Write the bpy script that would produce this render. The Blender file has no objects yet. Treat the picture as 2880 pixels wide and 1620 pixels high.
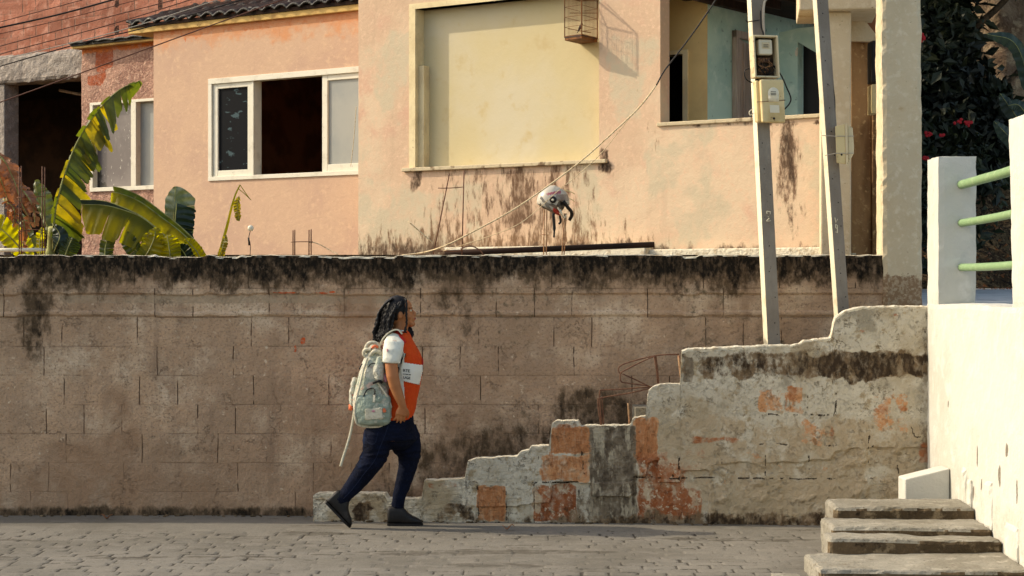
import bpy, math, random
import numpy as np
from mathutils import Vector, Matrix, noise as mnoise
from mathutils.bvhtree import BVHTree
random.seed(7)
rng = np.random.default_rng(7)
SC = bpy.context.scene
COL = SC.collection

# ------------------------------------------------------------------ camera
F = 5460.0                      # focal length in pixels of a 2880 px wide frame
CZ, CY = 1.67, -14.0
cam_d = bpy.data.cameras.new('camera')
cam_d.sensor_width = 36.0
cam_d.lens = 36.0 * F / 2880.0
cam_d.clip_start = 0.1
cam_d.clip_end = 500
cam = bpy.data.objects.new('camera', cam_d)
cam.location = (0, CY, CZ)
cam.rotation_euler = (math.radians(90), 0, 0)
COL.objects.link(cam)
SC.camera = cam

# ------------------------------------------------------------------ light
SUN = Vector((-1.33, 0.24, 1.0)).normalized()
world = bpy.data.worlds.new('World')
SC.world = world
world.use_nodes = True
wt = world.node_tree
bg = wt.nodes['Background']
sky = wt.nodes.new('ShaderNodeTexSky')
sky.sky_type = 'NISHITA'
sky.sun_disc = False
sky.sun_elevation = math.asin(SUN.z)
sky.sun_rotation = math.atan2(SUN.x, SUN.y)
sky.dust_density = 2.5
sky.ozone_density = 0.6
wt.links.new(sky.outputs[0], bg.inputs[0])
bg.inputs[1].default_value = 0.15
sd = bpy.data.lights.new('sun', 'SUN')
sd.energy = 2.1
sd.angle = math.radians(0.6)
sd.color = (1.0, 0.92, 0.80)
so = bpy.data.objects.new('sun', sd)
so.rotation_euler = SUN.to_track_quat('Z', 'Y').to_euler()
so.location = (-20, 4, 20)
COL.objects.link(so)
VS = SC.view_settings
VS.view_transform = 'Standard'
VS.look = 'None'
VS.gamma = 1
VS.exposure = 0.86
try:
    VS.use_white_balance = True
    VS.white_balance_temperature = 7250
    VS.white_balance_tint = 8
except Exception:
    pass

# ------------------------------------------------------------------ pixel helpers
def P(px, py, y):
    """point at depth y seen at photo pixel (px, py)"""
    d = y - CY
    return Vector(((px - 1440) * d / F, y, CZ - (py - 810) * d / F))

class Pl:
    """vertical plane  y = (d0 + CY) - t*x ; facade coordinates are (x, z)"""
    def __init__(s, d0, t):
        s.d0, s.t = d0, t
        n = Vector((-t, -1, 0)); s.n = n.normalized()
    def d(s, px): return s.d0 / (1 + s.t * (px - 1440) / F)
    def x(s, px): return (px - 1440) * s.d(px) / F
    def z(s, px, py): return CZ - (py - 810) * s.d(px) / F
    def y(s, x): return s.d0 + CY - s.t * x
    def pt(s, x, z, off=0.0):
        return Vector((x, s.y(x), z)) + s.n * off
    def at(s, px, py, off=0.0):
        return s.pt(s.x(px), s.z(px, py), off)
    def pix(s, x, z):
        d = s.d0 - s.t * x
        return 1440 + x * F / d, 810 - (z - CZ) * F / d

# ------------------------------------------------------------------ numpy value noise
def _h(ix, iy, seed):
    v = np.sin(ix * 127.1 + iy * 311.7 + seed * 74.7) * 43758.5453
    return v - np.floor(v)
def vn(x, y, seed=0):
    ix, iy = np.floor(x), np.floor(y)
    fx, fy = x - ix, y - iy
    fx = fx * fx * (3 - 2 * fx); fy = fy * fy * (3 - 2 * fy)
    a = _h(ix, iy, seed); b = _h(ix + 1, iy, seed); c = _h(ix, iy + 1, seed); d = _h(ix + 1, iy + 1, seed)
    return (a * (1 - fx) + b * fx) * (1 - fy) + (c * (1 - fx) + d * fx) * fy
def fbm(x, y, seed=0, o=4):
    x = np.asarray(x, float); y = np.asarray(y, float)
    s = 0; a = .5; t = 0
    for i in range(o):
        s = s + a * vn(x, y, seed + i * 3.1); t += a; a *= .5; x = x * 2.03 + 5.2; y = y * 2.03 + 1.3
    return s / t
def ss(a, b, x):
    t = np.clip((x - a) / (b - a), 0, 1)
    return t * t * (3 - 2 * t)
def sr(px, py, x0, x1, y0, y1, s=10, sy=None):
    sy = s if sy is None else sy
    return ss(x0 - s, x0 + s, px) * (1 - ss(x1 - s, x1 + s, px)) * ss(y0 - sy, y0 + sy, py) * (1 - ss(y1 - sy, y1 + sy, py))

# ------------------------------------------------------------------ materials
def C(r, g, b):
    f = lambda v: ((v / 255 + .055) / 1.055) ** 2.4 if v / 255 > .04045 else v / 255 / 12.92
    return (f(r), f(g), f(b), 1)

class NT:
    def __init__(s, name):
        s.m = bpy.data.materials.new(name); s.m.use_nodes = True
        s.t = s.m.node_tree
        s.b = s.t.nodes['Principled BSDF']; s.out = s.t.nodes['Material Output']
        s.tc = s.t.nodes.new('ShaderNodeTexCoord').outputs['Object']
    def n(s, typ, ins=None, **kw):
        nd = s.t.nodes.new('ShaderNode' + typ)
        for k, v in kw.items(): setattr(nd, k, v)
        for k, v in (ins or {}).items():
            if isinstance(v, bpy.types.NodeSocket): s.t.links.new(v, nd.inputs[k])
            else: nd.inputs[k].default_value = v
        return nd
    def math(s, op, a, b=0.0, c=0.0, clamp=False):
        nd = s.n('Math', {0: a, 1: b, 2: c}, operation=op); nd.use_clamp = clamp
        return nd.outputs[0]
    def noise(s, scale, detail=5, rough=.6, vec=None, stretch=None, dist=0.0):
        v = vec or s.tc
        if stretch: v = s.n('Mapping', {'Vector': v, 'Scale': stretch}).outputs[0]
        return s.n('TexNoise', {'Vector': v, 'Scale': scale, 'Detail': detail, 'Roughness': rough, 'Distortion': dist}).outputs[0]
    def ramp(s, v, lo, hi, a=0.0, b=1.0):
        nd = s.n('MapRange', {0: v, 1: lo, 2: hi, 3: a, 4: b}); nd.interpolation_type = 'SMOOTHSTEP'
        return nd.outputs[0]
    def mix(s, f, a, b, mode='MIX'):
        nd = s.n('Mix', data_type='RGBA', blend_type=mode)
        for i, v in ((0, f), (6, a), (7, b)):
            if isinstance(v, bpy.types.NodeSocket): s.t.links.new(v, nd.inputs[i])
            else: nd.inputs[i].default_value = v
        return nd.outputs[2]
    def attr(s, name):
        nd = s.n('Attribute'); nd.attribute_name = name
        sep = s.n('SeparateColor', {0: nd.outputs['Color']})
        return [sep.outputs[0], sep.outputs[1], sep.outputs[2], nd.outputs['Alpha']]

def mat(name, base, rough=.85, spec=.25, metal=0.0, noise=(), layers=(), bump=(), blocks=None, transl=None, alpha=None, streak=None, cracks=None):
    """noise: (scale, colour, lo, hi[, stretch]); layers: (attribute, channel, colour, noise scale, amp, lo, hi)"""
    m = NT(name)
    col = m.n('RGB').outputs[0]; col.default_value = base
    hs = []
    for nz in noise:
        f = m.ramp(m.noise(nz[0], stretch=nz[4] if len(nz) > 4 else None), nz[2], nz[3])
        col = m.mix(f, col, nz[1])
    if blocks:
        w, h, z0, tint, jcol, prob, jw = blocks
        wob = m.math('MULTIPLY', m.math('SUBTRACT', m.noise(3.0, 2), .5), .02)
        sp = m.n('SeparateXYZ', {0: m.tc})
        u = m.math('ADD', sp.outputs[0], wob); v = m.math('ADD', m.math('SUBTRACT', sp.outputs[2], z0), m.math('MULTIPLY', wob, .8))
        vr = m.math('DIVIDE', v, h); row = m.math('FLOOR', vr); fz = m.math('FRACT', vr)
        off = m.math('FRACT', m.math('MULTIPLY', row, .5 + .03))
        ur = m.math('ADD', m.math('DIVIDE', u, w), off); cell = m.math('FLOOR', ur); fu = m.math('FRACT', ur)
        cv = m.n('CombineXYZ', {0: cell, 1: row, 2: 0.0}).outputs[0]
        wn = m.n('TexWhiteNoise', {'Vector': cv}, noise_dimensions='3D').outputs['Value']
        tv = m.ramp(wn, 0, 1, 1 - tint, 1 + tint)
        col = m.mix(1.0, col, m.n('CombineColor', {0: tv, 1: tv, 2: tv}).outputs[0], 'MULTIPLY')
        du = m.math('MULTIPLY', m.math('MINIMUM', fu, m.math('SUBTRACT', 1.0, fu)), w)
        dz = m.math('MULTIPLY', m.math('MINIMUM', fz, m.math('SUBTRACT', 1.0, fz)), h)
        vis = m.math('MULTIPLY', m.math('GREATER_THAN', m.n('TexWhiteNoise', {'Vector': m.n('CombineXYZ', {0: m.math('FLOOR', m.math('ADD', ur, .5)), 1: row, 2: 3.3}).outputs[0]}).outputs['Value'], 1 - prob),
                     m.ramp(m.noise(9.0, 2, stretch=(2, 1, 1)), .36, .52))
        jv = m.math('MULTIPLY', m.ramp(du, jw, jw * .35, 0, 1), vis)
        jh = m.math('MULTIPLY', m.ramp(dz, jw * 1.5, jw * .4, 0, 1), m.ramp(m.noise(2.2, 3, stretch=(1, 1, 4)), .42, .62, 0, .42))
        j = m.math('MAXIMUM', jv, jh)
        col = m.mix(j, col, jcol)
        hs.append((m.math('MULTIPLY', j, -1.0), .5))
    if streak:                                    # vertical weather streaks
        f = m.ramp(m.noise(streak[0], 4, stretch=(1, 1, .07)), streak[2], streak[3], 0, streak[4])
        col = m.mix(f, col, streak[1])
    if cracks:                                    # thin wandering cracks, broken up by a second noise
        for cs, cc, cw in cracks:
            nz_ = m.noise(cs, 8, .72, dist=.1)
            f = m.ramp(m.math('ABSOLUTE', m.math('SUBTRACT', nz_, .5)), 0, cw, 1, 0)
            f = m.math('MULTIPLY', f, m.ramp(m.noise(cs * 1.3 + 2, 3), .52, .62))
            col = m.mix(f, col, cc); hs.append((m.math('MULTIPLY', f, -1.0), .4))
    at = {}
    for (an, ch, lc, nsc, amp, lo, hi) in layers:
        if an not in at: at[an] = m.attr(an)
        stretch = None
        if isinstance(nsc, tuple): stretch, nsc = (1, 1, nsc[1]), nsc[0]
        nn = m.math('MULTIPLY', m.math('SUBTRACT', m.noise(nsc, 6, .68, stretch=stretch), .5), amp * 2.3)
        f = m.math('MULTIPLY', m.ramp(m.math('ADD', at[an][ch], nn), lo, hi), m.ramp(m.noise(nsc * 2.7, 3, stretch=stretch), .32, .58, .5, 1))
        f = m.math('MULTIPLY', f, m.ramp(at[an][ch], .0, .12))
        col = m.mix(f, col, lc)
    m.t.links.new(col, m.b.inputs['Base Color'])
    m.b.inputs['Roughness'].default_value = rough
    m.b.inputs['Specular IOR Level'].default_value = spec
    m.b.inputs['Metallic'].default_value = metal
    hh = None
    for (sc, st, *r) in bump:
        v = m.math('MULTIPLY', m.noise(sc, 6, .65, stretch=r[0] if r else None), st)
        hh = v if hh is None else m.math('ADD', hh, v)
    for v, st in hs:
        v = m.math('MULTIPLY', v, st * .01)
        hh = v if hh is None else m.math('ADD', hh, v)
    if hh is not None:
        bp = m.n('Bump', {'Strength': 1.0, 'Distance': 1.0, 'Height': hh})
        m.t.links.new(bp.outputs[0], m.b.inputs['Normal'])
    if transl:
        tr = m.n('BsdfTranslucent', {0: transl[0]})
        if len(transl) > 2:
            tcol = m.mix(m.ramp(m.noise(transl[3]), .4, .62), transl[0], transl[2]); m.t.links.new(tcol, tr.inputs[0])
        mx = m.n('MixShader', {0: transl[1], 1: m.b.outputs[0], 2: tr.outputs[0]})
        m.t.links.new(mx.outputs[0], m.out.inputs[0])
    return m.m

# ------------------------------------------------------------------ object helpers
ORG = {}
def tag(o, label=None, cat=None, group=None, kind=None):
    if label: o['label'] = label
    if cat: o['category'] = cat
    if group: o['group'] = group
    if kind: o['kind'] = kind
    return o
def thing(name, loc, label, cat, group=None):
    o = bpy.data.objects.new(name, None); o.location = loc; COL.objects.link(o)
    o.empty_display_size = .1
    ORG[o] = Vector(loc)
    return tag(o, label, cat, group)

class MB:
    def __init__(s): s.v = []; s.f = []; s.attrs = {}; s.mi = []; s.cur = 0
    def add(s, vs, fs):
        b = len(s.v); s.v.extend([tuple(v) for v in vs]); s.f.extend([tuple(i + b for i in f) for f in fs])
        s.mi.extend([s.cur] * len(fs)); return s
    def hexa(s, p):       # 8 points: bottom 4 (ccw seen from above), top 4
        return s.add(p, [(3, 2, 1, 0), (4, 5, 6, 7), (0, 1, 5, 4), (1, 2, 6, 5), (2, 3, 7, 6), (3, 0, 4, 7)])
    def box(s, x0, x1, y0, y1, z0, z1):
        return s.hexa([(x0, y0, z0), (x1, y0, z0), (x1, y1, z0), (x0, y1, z0), (x0, y0, z1), (x1, y0, z1), (x1, y1, z1), (x0, y1, z1)])
    def pbox(s, pl, x0, x1, z0, z1, o0, o1, z0r=None, z1r=None):
        """box on a facade plane from offset o0 (back) to o1 (front); optional other heights at the x1 side"""
        z0r = z0 if z0r is None else z0r; z1r = z1 if z1r is None else z1r
        q = pl.pt
        return s.hexa([q(x0, z0, o1), q(x1, z0r, o1), q(x1, z0r, o0), q(x0, z0, o0), q(x0, z1, o1), q(x1, z1r, o1), q(x1, z1r, o0), q(x0, z1, o0)])
    def tube(s, pts, r, n=8, caps=True, rfun=None):
        pts = [Vector(p) for p in pts]; rs = r if isinstance(r, (list, tuple)) else [r] * len(pts)
        rings = []; up = None
        for i, p in enumerate(pts):
            t = (pts[min(i + 1, len(pts) - 1)] - pts[max(i - 1, 0)]).normalized()
            if up is None:
                up = Vector((0, 0, 1)) if abs(t.z) < .9 else Vector((0, 1, 0))
            a = t.cross(up)
            if a.length < 1e-4: a = t.cross(Vector((1, 0, 0)))
            a.normalize(); b = a.cross(t).normalized(); up = b
            rings.append([p + (a * math.cos(2 * math.pi * k / n) + b * math.sin(2 * math.pi * k / n)) * rs[i] for k in range(n)])
        return s.rings(rings, caps)
    def rings(s, rings, caps=True):
        n = len(rings[0]); vs = [v for r in rings for v in r]; fs = []
        for i in range(len(rings) - 1):
            for k in range(n):
                a = i * n + k; b = i * n + (k + 1) % n
                fs.append((a, b, b + n, a + n))
        if caps: fs.append(tuple(reversed(range(n)))); fs.append(tuple(range(len(vs) - n, len(vs))))
        return s.add(vs, fs)
    def loft(s, path, n=20, pw=2.0):
        """path items: (x, y, z, r_in_xz_plane, r_lateral_y); superellipse power pw"""
        rings = []
        for i, (x, y, z, ra, rb) in enumerate(path):
            q0 = path[max(i - 1, 0)]; q1 = path[min(i + 1, len(path) - 1)]
            t = Vector((q1[0] - q0[0], 0, q1[2] - q0[2])).normalized()
            a = Vector((-t.z, 0, t.x)); L = Vector((0, 1, 0)); ring = []
            for k in range(n):
                th = 2 * math.pi * k / n; c, d = math.cos(th), math.sin(th)
                c = math.copysign(abs(c) ** (2 / pw), c); d = math.copysign(abs(d) ** (2 / pw), d)
                ring.append(Vector((x, y, z)) + a * c * ra + L * d * rb)
            rings.append(ring)
        return s.rings(rings)
    def ell(s, c, r, rot=None, n=20, m=12):
        c = Vector(c); rings = []
        for i in range(1, m):
            ph = math.pi * i / m
            ring = []
            for k in range(n):
                th = 2 * math.pi * k / n
                v = Vector((r[0] * math.sin(ph) * math.cos(th), r[1] * math.sin(ph) * math.sin(th), r[2] * math.cos(ph)))
                if rot: v = rot @ v
                ring.append(c + v)
            rings.append(ring)
        vs = [v for q in rings for v in q]; top = Vector((0, 0, r[2])); bot = -top
        if rot: top = rot @ top; bot = rot @ bot
        fs = []
        for i in range(m - 2):
            for k in range(n):
                a = i * n + k; b = i * n + (k + 1) % n; fs.append((a, a + n, b + n, b))
        T = len(vs); vs += [c + top, c + bot]
        for k in range(n):
            fs.append((T, k, (k + 1) % n)); q = (m - 2) * n; fs.append((T + 1, q + (k + 1) % n, q + k))
        return s.add(vs, fs)
    def prism(s, poly, y0, y1):
        """poly in (x, z), extruded along y"""
        n = len(poly)
        vs = [(x, y0, z) for x, z in poly] + [(x, y1, z) for x, z in poly]
        fs = [tuple(range(n)), tuple(reversed(range(n, 2 * n)))] + [(i, i + n, (i + 1) % n + n, (i + 1) % n) for i in range(n)]
        return s.add(vs, fs)
    def build(s, name, m, parent=None, smooth=False, bevel=0, jitter=None):
        me = bpy.data.meshes.new(name)
        V = np.array(s.v, float)
        if parent is not None: org = ORG[parent]
        else: org = Vector(((V[:, 0].min() + V[:, 0].max()) / 2, (V[:, 1].min() + V[:, 1].max()) / 2, V[:, 2].min()))
        V = V - np.array(org)
        me.from_pydata(V.tolist(), [], s.f)
        for mm in (m if isinstance(m, (list, tuple)) else [m]): me.materials.append(mm)
        if any(s.mi): me.polygons.foreach_set('material_index', s.mi)
        for an, arr in s.attrs.items():
            ca = me.color_attributes.new(an, 'FLOAT_COLOR', 'POINT'); ca.data.foreach_set('color', np.asarray(arr, np.float32).ravel())
        me.update()
        o = bpy.data.objects.new(name, me); COL.objects.link(o)
        if parent is not None: o.parent = parent
        else: o.location = org
        ORG[o] = org
        if smooth: me.polygons.foreach_set('use_smooth', [True] * len(me.polygons)); me.update()
        if bevel:
            b = o.modifiers.new('bevel', 'BEVEL'); b.width = bevel; b.segments = 2; b.limit_method = 'ANGLE'; b.angle_limit = .7
        return o

def rbox(x0, x1, y0, y1, z0, z1, amp=.006, res=.03, seed=0, warp=None, mb=None):
    """box with worn, uneven faces and rounded edges: a subdivided closed box displaced by noise"""
    nx = max(2, int((x1 - x0) / res)); ny = max(2, int((y1 - y0) / res)); nz = max(2, int((z1 - z0) / res))
    idx = {}; vs = []; fs = []
    def vid(i, j, k):
        if (i, j, k) not in idx:
            x = x0 + (x1 - x0) * i / nx; y = y0 + (y1 - y0) * j / ny; z = z0 + (z1 - z0) * k / nz
            p = Vector((x, y, z)); e = (i in (0, nx)) + (j in (0, ny)) + (k in (0, nz))
            c = Vector(((x0 + x1) / 2, (y0 + y1) / 2, (z0 + z1) / 2))
            d = Vector(((1 if i == nx else -1 if i == 0 else 0), (1 if j == ny else -1 if j == 0 else 0), (1 if k == nz else -1 if k == 0 else 0)))
            q = p * 7 + Vector((seed * 3.1, 0, seed))
            nv = mnoise.fractal(q, .9, 2, 4) if hasattr(mnoise, 'fractal') else mnoise.noise(q)
            p = p + d * (nv * amp)
            if e >= 2: p -= d * (amp * .8 + abs(mnoise.noise(p * 11 + Vector((seed, 1, 2)))) * amp * 2.2)
            if warp: p = warp(p)
            idx[(i, j, k)] = len(vs); vs.append(p)
        return idx[(i, j, k)]
    for i in range(nx):
        for j in range(ny):
            fs.append((vid(i, j, nz), vid(i + 1, j, nz), vid(i + 1, j + 1, nz), vid(i, j + 1, nz)))
            fs.append((vid(i, j + 1, 0), vid(i + 1, j + 1, 0), vid(i + 1, j, 0), vid(i, j, 0)))
        for k in range(nz):
            fs.append((vid(i, 0, k), vid(i + 1, 0, k), vid(i + 1, 0, k + 1), vid(i, 0, k + 1)))
            fs.append((vid(i, ny, k + 1), vid(i + 1, ny, k + 1), vid(i + 1, ny, k), vid(i, ny, k)))
    for j in range(ny):
        for k in range(nz):
            fs.append((vid(0, j, k + 1), vid(0, j + 1, k + 1), vid(0, j + 1, k), vid(0, j, k)))
            fs.append((vid(nx, j, k), vid(nx, j + 1, k), vid(nx, j + 1, k + 1), vid(nx, j, k + 1)))
    mb = mb or MB(); mb.add(vs, fs); return mb

def facade(pl, x0, x1, z0, z1, holes, res, mask, thick=.15, relief=None, name='wall', m=None, parent=None, top=None):
    """wall on a facade plane: front grid with rectangular holes, reveals and back; mask(px, py, x, z) -> dict of (n,4) arrays"""
    def axis(a, b, cuts):
        pts = sorted(set([a, b] + [c for c in cuts if a < c < b])); out = []
        for p, q in zip(pts[:-1], pts[1:]):
            n = max(1, int(round((q - p) / res))); out += [p + (q - p) * i / n for i in range(n)]
        return np.array(out + [pts[-1]])
    X = axis(x0, x1, [h[0] for h in holes] + [h[1] for h in holes]); Z = axis(z0, z1, [h[2] for h in holes] + [h[3] for h in holes])
    nx, nz = len(X), len(Z)
    GX, GZ = np.meshgrid(X, Z, indexing='ij'); gx = GX.ravel(); gz = GZ.ravel().copy()
    off = relief(gx, gz) if relief else np.zeros_like(gx)
    if top is not None:
        th = top(gx); gz = z0 + (gz - z0) * (th - z0) / (z1 - z0)
    y = pl.d0 + CY - pl.t * gx
    mb = MB()
    V = np.stack([gx + pl.n.x * off, y + pl.n.y * off, gz], 1)
    cx = (X[:-1] + X[1:]) / 2; cz = (Z[:-1] + Z[1:]) / 2
    I, K = np.meshgrid(np.arange(nx - 1), np.arange(nz - 1), indexing='ij')
    keep = np.ones(I.shape, bool)
    for h in holes:
        keep &= ~((cx[I] > h[0]) & (cx[I] < h[1]) & (cz[K] > h[2]) & (cz[K] < h[3]))
    a = (I * nz + K)[keep]
    faces = np.stack([a, a + nz, a + nz + 1, a + 1], 1).tolist()
    mb.v = V.tolist(); mb.f = [tuple(f) for f in faces]; mb.mi = [0] * len(faces)
    px, py = pl.pix(gx, gz)
    masks = mask(px, py, gx, gz) if mask else {}
    nb = len(mb.v)
    q = pl.pt
    def strip(ps):        # front edge points -> surfaces going back by 'thick'
        vs = [q(a_, b_, o_) for a_, b_, o_ in ps] + [q(a_, b_, -thick) for a_, b_, o_ in ps]; n = len(ps)
        mb.add(vs, [(i + 1, i, i + n, i + n + 1) for i in range(n - 1)])
    topz = (lambda x: float(top(np.array([x]))[0])) if top is not None else (lambda x: z1)
    offg = off.reshape(nx, nz); zg = gz.reshape(nx, nz)
    strip([(X[i], zg[i, -1], offg[i, -1]) for i in range(nx)])
    strip([(X[-1], zg[-1, k], offg[-1, k]) for k in range(nz)][::-1]); strip([(X[0], zg[0, k], offg[0, k]) for k in range(nz)])
    for (a0, a1, b0, b1) in holes:
        strip([(a0, b0, 0), (a1, b0, 0), (a1, b1, 0), (a0, b1, 0), (a0, b0, 0)][::-1] if False else [(a0, b0, 0), (a1, b0, 0)])
        strip([(a1, b0, 0), (a1, b1, 0)]); strip([(a1, b1, 0), (a0, b1, 0)]); strip([(a0, b1, 0), (a0, b0, 0)])
    # back face (with the same holes)
    xs = sorted(set([x0, x1] + [h[0] for h in holes] + [h[1] for h in holes])); zs = sorted(set([z0, z1] + [h[2] for h in holes] + [h[3] for h in holes]))
    if top is None:
        for i in range(len(xs) - 1):
            for k in range(len(zs) - 1):
                mx, mz = (xs[i] + xs[i + 1]) / 2, (zs[k] + zs[k + 1]) / 2
                if any(h[0] < mx < h[1] and h[2] < mz < h[3] for h in holes): continue
                mb.add([q(xs[i], zs[k], -thick), q(xs[i + 1], zs[k], -thick), q(xs[i + 1], zs[k + 1], -thick), q(xs[i], zs[k + 1], -thick)], [(3, 2, 1, 0)])
    else:
        vs = [q(X[i], z0, -thick) for i in range(nx)] + [q(X[i], zg[i, -1], -thick) for i in range(nx)]
        mb.add(vs, [(i, i + nx, i + nx + 1, i + 1) for i in range(nx - 1)])
    ext = len(mb.v) - nb
    for an, arr in masks.items():
        mb.attrs[an] = np.vstack([arr, np.zeros((ext, 4))])
    return mb.build(name, m, parent)

def A4(*ch):
    n = len(ch[0]); out = np.zeros((n, 4))
    for i, c in enumerate(ch): out[:, i] = np.clip(c, 0, 1.5)
    return out

def remesh(o, voxel, smooth=4, disp=None, shade=True):
    md = o.modifiers.new('r', 'REMESH'); md.mode = 'VOXEL'; md.voxel_size = voxel
    if smooth:
        s = o.modifiers.new('s', 'SMOOTH'); s.iterations = smooth; s.factor = .5
    dg = bpy.context.evaluated_depsgraph_get(); dg.update()
    me = bpy.data.meshes.new_from_object(o.evaluated_get(dg))
    old = o.data; mats = [m for m in old.materials]; o.modifiers.clear(); o.data = me; me.name = o.name
    me.materials.clear()
    for m in mats: me.materials.append(m)
    if disp:
        me.update(); n = len(me.vertices); no = [v.normal.copy() for v in me.vertices]
        for v, nn in zip(me.vertices, no): v.co += nn * disp(v.co)
    if shade: me.polygons.foreach_set('use_smooth', [True] * len(me.polygons))
    me.update(); bpy.data.meshes.remove(old)
    return o

def smoothpath(pts, n=8):
    """Catmull-Rom through 3D points"""
    pts = [Vector(p) for p in pts]; P4 = [pts[0] * 2 - pts[1]] + pts + [pts[-1] * 2 - pts[-2]]; out = []
    for i in range(1, len(P4) - 2):
        a, b, c, d = P4[i - 1:i + 3]
        for k in range(n):
            t = k / n
            out.append(.5 * ((2 * b) + (c - a) * t + (2 * a - 5 * b + 4 * c - d) * t * t + (3 * b - a - 3 * c + d) * t ** 3))
    return out + [pts[-1]]

# ================================================================== materials
M = {}
M['retain'] = mat('block_render', C(194, 160, 128), .92, .15,
    noise=[(.8, C(170, 140, 112), .40, .64), (2.3, C(214, 188, 158), .48, .72), (9, C(178, 148, 120), .5, .7), (60, C(150, 124, 100), .5, .70), (26, C(222, 198, 168), .62, .74)],
    blocks=(.278, .2135, .02, .06, C(72, 54, 40), .5, .0048), streak=(7.0, C(140, 114, 92), .5, .74, .5),
    layers=[('m1', 1, C(176, 152, 124), 14, .5, .4, .62), ('m1', 2, C(206, 92, 48), 20, .7, .48, .56), ('m1', 3, C(160, 128, 100), 2, .8, .35, 1.1),
            ('m2', 0, C(104, 90, 70), 12, 1.0, .4, .8),
            ('m1', 0, C(92, 74, 55), (9, .6), .8, .20, .66), ('m1', 0, C(30, 25, 18), (15, .5), 1.0, .50, 1.05)],
    cracks=[(2.6, C(140, 114, 90), .006)], bump=[(38, .012), (140, .005), (5, .03)])
M['retain_cap'] = mat('wall_cap', C(150, 132, 108), .9, noise=[(12, C(96, 80, 62), .45, .6)], bump=[(40, .01)])
M['stairwall'] = mat('broken_plaster', C(204, 194, 172), .9, .2,
    noise=[(1.5, C(176, 158, 128), .42, .60), (5, C(214, 204, 182), .5, .64), (12, C(168, 150, 120), .55, .68), (3.2, C(160, 150, 130), .56, .68), (34, C(150, 132, 104), .6, .74), (90, C(120, 102, 80), .64, .76)],
    layers=[('m1', 1, C(184, 164, 134), 7, .5, .40, .60),
            ('m2', 1, C(206, 150, 104), 9, .55, .42, .54), ('m2', 1, C(178, 118, 76), (26, .25), .9, .62, .92),
            ('m1', 2, C(172, 112, 74), 9, .95, .42, .78), ('m1', 2, C(148, 84, 48), (7, .6), 1.2, .62, 1.15), ('m2', 2, C(196, 174, 144), (9, .7), 1.1, .34, .52), ('m2', 2, C(206, 188, 160), 26, .9, .46, .60),
            ('m1', 3, C(128, 114, 94), 6, .9, .36, .66), ('m1', 3, C(84, 72, 58), (7, .35), 1.0, .6, 1.2), ('m1', 3, C(176, 164, 140), (12, .3), 1.6, .98, 1.3),
            ('m1', 0, C(124, 102, 76), (9, .7), 1.2, .30, .72), ('m1', 0, C(64, 50, 36), (14, .5), 1.7, .58, 1.15),
            ('m2', 0, C(40, 28, 16), 60, .3, .45, .6)],
    cracks=[(2.2, C(96, 80, 60), .007), (7, C(120, 102, 78), .012), (16, C(214, 204, 182), .02)], bump=[(30, .014), (9, .03), (120, .004)])
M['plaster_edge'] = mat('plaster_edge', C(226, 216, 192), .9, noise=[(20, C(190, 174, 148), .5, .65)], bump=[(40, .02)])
PEACH = C(204, 173, 144)
M['peach'] = mat('peach_paint', PEACH, .85, .2, streak=(5, C(186, 158, 132), .55, .72, .35),
    noise=[(.9, C(212, 188, 158), .42, .62), (3.0, C(206, 166, 140), .54, .74), (22, C(216, 184, 154), .5, .7)],
    layers=[('m2', 0, C(196, 180, 152), 4, .9, .34, .80), ('m2', 1, C(120, 92, 68), (16, .3), 1.1, .40, .78), ('m2', 2, C(206, 116, 62), 10, .6, .40, .60),
            ('m1', 1, C(108, 82, 62), (15, .3), 1.2, .34, .80), ('m1', 0, C(88, 68, 52), (12, .5), 1.0, .30, .72), ('m1', 0, C(36, 26, 18), (9, .45), .9, .62, 1.15),
            ('m1', 2, C(120, 92, 66), 40, .7, .5, .6)],
    bump=[(24, .004), (90, .0015)])
M['peach2'] = mat('salmon_paint', C(200, 166, 138), .85, .2,
    noise=[(1.2, C(192, 158, 134), .42, .62), (16, C(206, 172, 142), .5, .7)],
    layers=[('m1', 0, C(196, 104, 52), 9, .8, .38, .60), ('m1', 1, C(150, 96, 68), 26, .5, .5, .6), ('m1', 2, C(206, 146, 104), 3, .6, .4, .7)],
    bump=[(24, .004)])
M['roughcast'] = mat('rough_render', C(186, 146, 126), .95, .15,
    noise=[(3, C(160, 122, 106), .42, .62), (28, C(206, 168, 146), .48, .66), (70, C(130, 98, 84), .56, .7)],
    layers=[('m1', 0, C(170, 92, 62), 10, .6, .45, .52), ('m1', 1, C(206, 118, 62), 8, .8, .4, .65), ('m1', 2, C(110, 88, 76), 8, .8, .45, .7)],
    bump=[(34, .03), (90, .012)])
M['brick'] = mat('clay_blocks', C(162, 108, 88), .9, .15,
    noise=[(2.0, C(146, 92, 72), .42, .6), (7, C(178, 128, 108), .5, .66), (50, C(160, 84, 62), .55, .72)],
    blocks=(.178, .142, .02, .16, C(120, 96, 82), .95, .008),
    layers=[('m1', 0, C(40, 26, 20), 20, .3, .45, .55)], bump=[(40, .01)])
M['concrete'] = mat('grey_concrete', C(150, 140, 130), .9, .2,
    noise=[(3, C(122, 112, 104), .45, .62), (14, C(172, 160, 148), .5, .66), (60, C(108, 98, 88), .58, .7)], bump=[(12, .03), (50, .01)])
M['dark_block'] = mat('dark_block_wall', C(88, 70, 48), .95, noise=[(3, C(54, 42, 30), .4, .6)], blocks=(.3, .2, 0, .2, C(22, 16, 11), .9, .008), bump=[(30, .01)])
M['dark_in'] = mat('dark_interior', C(140, 92, 62), .95, .1, noise=[(3, C(112, 70, 46), .4, .6)])
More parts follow.
